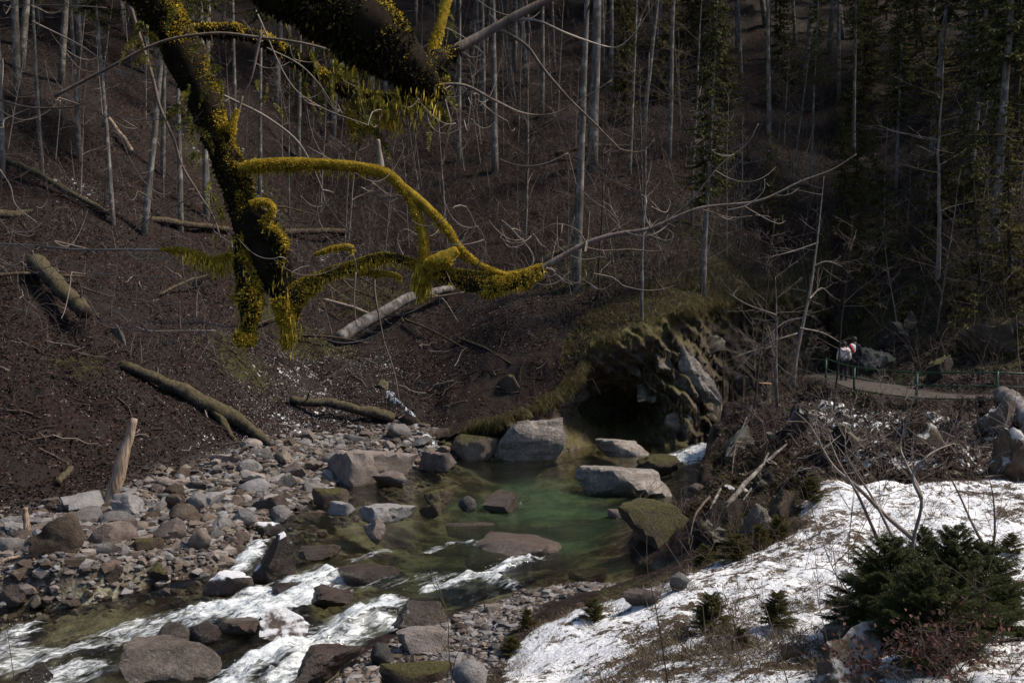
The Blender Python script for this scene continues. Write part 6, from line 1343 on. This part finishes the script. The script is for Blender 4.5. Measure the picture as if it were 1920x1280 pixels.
# ------------------------------------------------------------------ bare shrubs and beech sapling in front
def shrub(label, stems, d_at, mat, name='bare_shrub', r0=.013, side=5, seed=0):
    rg = np.random.default_rng(seed); b = G(*d_at); t = thing(name, label, 'shrub', b); dd = b[1]; mb = MB()
    for st in stems:
        q = smooth_path([P(a, c, dd + .35 * math.sin(a * .05)) for a, c in st], 5) - b; m = MB(); rr = np.linspace(r0 * rg.uniform(.7, 1.1), .0035, len(q)); m.tube(q, rr, 6); m.build('stem', mat, t)
        for _ in range(side):
            i = int(rg.integers(len(q) // 5, len(q))); grow(mb, rg, q[i], np.array((rg.normal(0, .8), rg.normal(0, .5), rg.uniform(.3, 1))), rg.uniform(.2, .7), .0045, 1, nb=(1, 4))
    mb.build('twigs', mat, t); return t
shrub('tall pale bare shrub rising out of the foreground spruce thicket', [[(1712,1150),(1708,1080),(1713,1010),(1728,935),(1700,870),(1688,835),(1700,790),(1720,725)], [(1713,1010),(1660,965),(1610,915),(1560,870),(1520,800),(1492,772)], [(1728,935),(1712,890),(1745,850),(1790,830)], [(1690,1100),(1650,1020),(1610,930),(1575,870),(1556,825)], [(1700,1060),(1640,940),(1590,860),(1585,800)]], (1712,1160), B_PALE, r0=.032, side=9, seed=1)
shrub('single brown leaning sapling stem at the right of the spruce thicket', [[(1855,1040),(1825,985),(1800,930),(1775,880),(1760,845)], [(1855,1040),(1865,1000),(1862,930),(1850,880)]], (1855,1045), B_TWIG, r0=.034, side=6, seed=2)
shrub('arching thin shrub left of the spruce thicket', [[(1580,1100),(1555,1050),(1530,980),(1515,930),(1508,905)], [(1560,1062),(1600,1020),(1630,965),(1650,940)], [(1600,1120),(1570,1080),(1545,1065),(1500,1068)]], (1585,1110), B_TWIG, r0=.010, side=6, seed=3)
shrub('thin dark sapling stem standing in the brown grass left of the round bush', [[(1255,1300),(1240,1200),(1228,1130),(1216,1085)]], (1255,1300), B_DARK, name='bare_sapling', r0=.008, side=3, seed=4)
shrub('thin dark sapling stem standing at the bottom edge below the gravel bar', [[(850,1310),(842,1220),(836,1140),(800,1050),(765,1000)], [(836,1140),(810,1090),(760,1020)], [(848,1260),(856,1225)]], (850,1300), B_DARK, name='bare_sapling', r0=.009, side=3, seed=5)
shrub('thin dark sapling stem at the bottom left corner over the stream', [[(35,1330),(22,1240),(12,1170)]], (850,1300), B_DARK, name='bare_sapling', r0=.007, side=1, seed=6)
shrub('thin upright stems in the brown grass below the round bush', [[(1400,1290),(1385,1220),(1372,1130)], [(1480,1290),(1455,1200),(1430,1120)], [(1560,1300),(1550,1200),(1535,1130)], [(1330,1260),(1322,1180),(1316,1120)]], (1400,1290), B_TWIG, name='bare_sapling', r0=.006, side=4, seed=7)
shrub('wispy brown shrub beside the big mossy boulder', [[(1290,1080),(1250,1020),(1215,960),(1200,930)], [(1300,1080),(1290,1000),(1275,950)], [(1310,1070),(1340,1010),(1335,960)]], (1300,1085), B_TWIG, r0=.007, side=8, seed=8)
shrub('wispy thicket of bare stems on the snow dusted bank left of the middle railing post', [[(1640,900),(1600,850),(1560,820),(1530,780)], [(1660,905),(1650,850),(1640,790)], [(1620,900),(1590,860),(1545,850)]], (1640,900), B_PALE, r0=.010, side=7, seed=9)
rq = np.random.default_rng(91)
for k in range(9):
    px, py = rq.uniform(1450, 1910), rq.uniform(950, 1240); hh = rq.uniform(90, 230); ln_ = rq.normal(0, 40)
    shrub(f'{["thin bare sapling","wispy bare sapling","slender brown sapling"][k % 3]} stem poking out of the snow meadow', [[(px, py + 6), (px + ln_ * .3, py - hh * .4), (px + ln_, py - hh)], [(px + ln_ * .2, py - hh * .3), (px - ln_ * .4 + 20, py - hh * .7)]], (px, py), B_TWIG, name='bare_sapling', r0=.006, side=3, seed=100 + k)
t = thing('beech_sapling', 'low beech sapling with coppery dead leaves in front of the spruce thicket', 'shrub', G(1770, 1262)); bl = np.array(t.location); rg2 = np.random.default_rng(55); mb = MB(); Cc = []
for k in range(15):
    a = rg2.uniform(0, 6.28); q = grow(mb, rg2, (rg2.normal(0, .30), rg2.normal(0, .2), 0), np.array((math.cos(a) * .8, math.sin(a) * .6, rg2.uniform(.5, 1.2))), rg2.uniform(.5, 1.0), .007, 2, nb=(4, 8), up=0)
    for _ in range(70): Cc.append(q[int(rg2.integers(2, len(q)))] + rg2.normal(0, .11, 3))
mb.build('branches', B_TWIG, t); Cc = np.array(Cc); Cc = Cc[Cc[:, 2] > .05]; L = rg2.uniform(.018, .034, len(Cc)); V, Q = tilted_quads(Cc[:, 0], Cc[:, 1], Cc[:, 2], L, L * .6, .3)
lv_ = link('leaves', new_mesh('leaves', V, Q, None, (mat_leafy('copper_leaf', [(0, (.03, .012, .009)), (.6, (.075, .034, .025)), (1, (.15, .075, .055))], trans=.3),), False), t); lv_['kind'] = 'stuff'
# pale twisted trees at the gorge edge
def traced_tree(label, trunk, r, base_px, brs, seed):
    b = G(*base_px); t = thing('bare_tree', label, 'tree', b); dd = b[1]; rg = np.random.default_rng(seed); q = smooth_path([P(a, c, dd) for a, c in trunk], 6) - b; q[0, 2] -= .2
    m = MB(); m.tube(q, np.linspace(r, .012, len(q)), 8, rough=.15, seed=seed); m.build('trunk', B_PALE if seed % 2 else B_GREY, t); mb = MB()
    for br in brs:
        w_ = smooth_path([P(a, c, dd + .5 * math.sin(a)) for a, c in br], 5) - b; mb.tube(w_, np.linspace(r * .42, .006, len(w_)), 5, cap=False)
        for _ in range(7): i = int(rg.integers(2, len(w_))); d = w_[i] - w_[i - 1]; d /= np.linalg.norm(d); grow(mb, rg, w_[i], d + rg.normal(0, .5, 3), rg.uniform(.5, 1.5), .009, 1, nb=(3, 6))
    for _ in range(14): i = int(rg.integers(len(q) // 3, len(q))); grow(mb, rg, q[i], rg.normal(0, 1, 3) + (0, 0, .2), rg.uniform(.6, 1.8), .010, 1, nb=(3, 6))
    mb.build('branches', B_PALE, t)
traced_tree('pale birch like tree leaning right at the gorge edge left of the walkers', [(1487,725),(1493,670),(1507,600),(1520,540),(1530,470),(1538,400),(1545,330)], .11, (1487,730), [[(1495,625),(1450,640),(1410,665),(1375,700)], [(1500,615),(1545,625),(1590,650),(1640,668)], [(1508,595),(1470,605),(1430,640),(1385,690)], [(1526,500),(1550,490),(1580,500)], [(1535,455),(1490,470),(1450,480)], [(1518,560),(1540,540),(1560,555)]], 3)
traced_tree('thin straight pale stem beside the leaning birch like tree', [(1457,760),(1455,680),(1456,600),(1454,520)], .07, (1457,765), [[(1456,650),(1420,655),(1380,668)], [(1455,590),(1400,570),(1360,545)]], 4)
drop_unused()
for o in COL.objects:
    if o.parent is not None and o.name.split('.')[0] in ('twigs', 'branches', 'fine_twigs'): o['kind'] = 'stuff'
# things that still share a label are told apart by their order in the photograph
same = {}
for o in COL.objects:
    if o.parent is None and o.get('category'): same.setdefault(o['label'], []).append(o)
ORD = ['first', 'second', 'third', 'fourth', 'fifth', 'sixth', 'seventh', 'eighth', 'ninth', 'tenth', 'eleventh', 'twelfth', 'thirteenth', 'fourteenth', 'fifteenth', 'sixteenth', 'seventeenth', 'eighteenth', 'nineteenth', 'twentieth']
for lb, os_ in same.items():
    if len(os_) < 2: continue
    os_.sort(key=lambda o: proj(o.location)[0]); n = len(os_)
    for k, o in enumerate(os_):
        pre = 'leftmost' if k == 0 else 'rightmost' if k == n - 1 else 'middle' if n == 3 else f'{ORD[min(k, 19)]} from left'
        o['label'] = f'{pre} {lb}'
        if not o.get('group'): o['group'] = lb
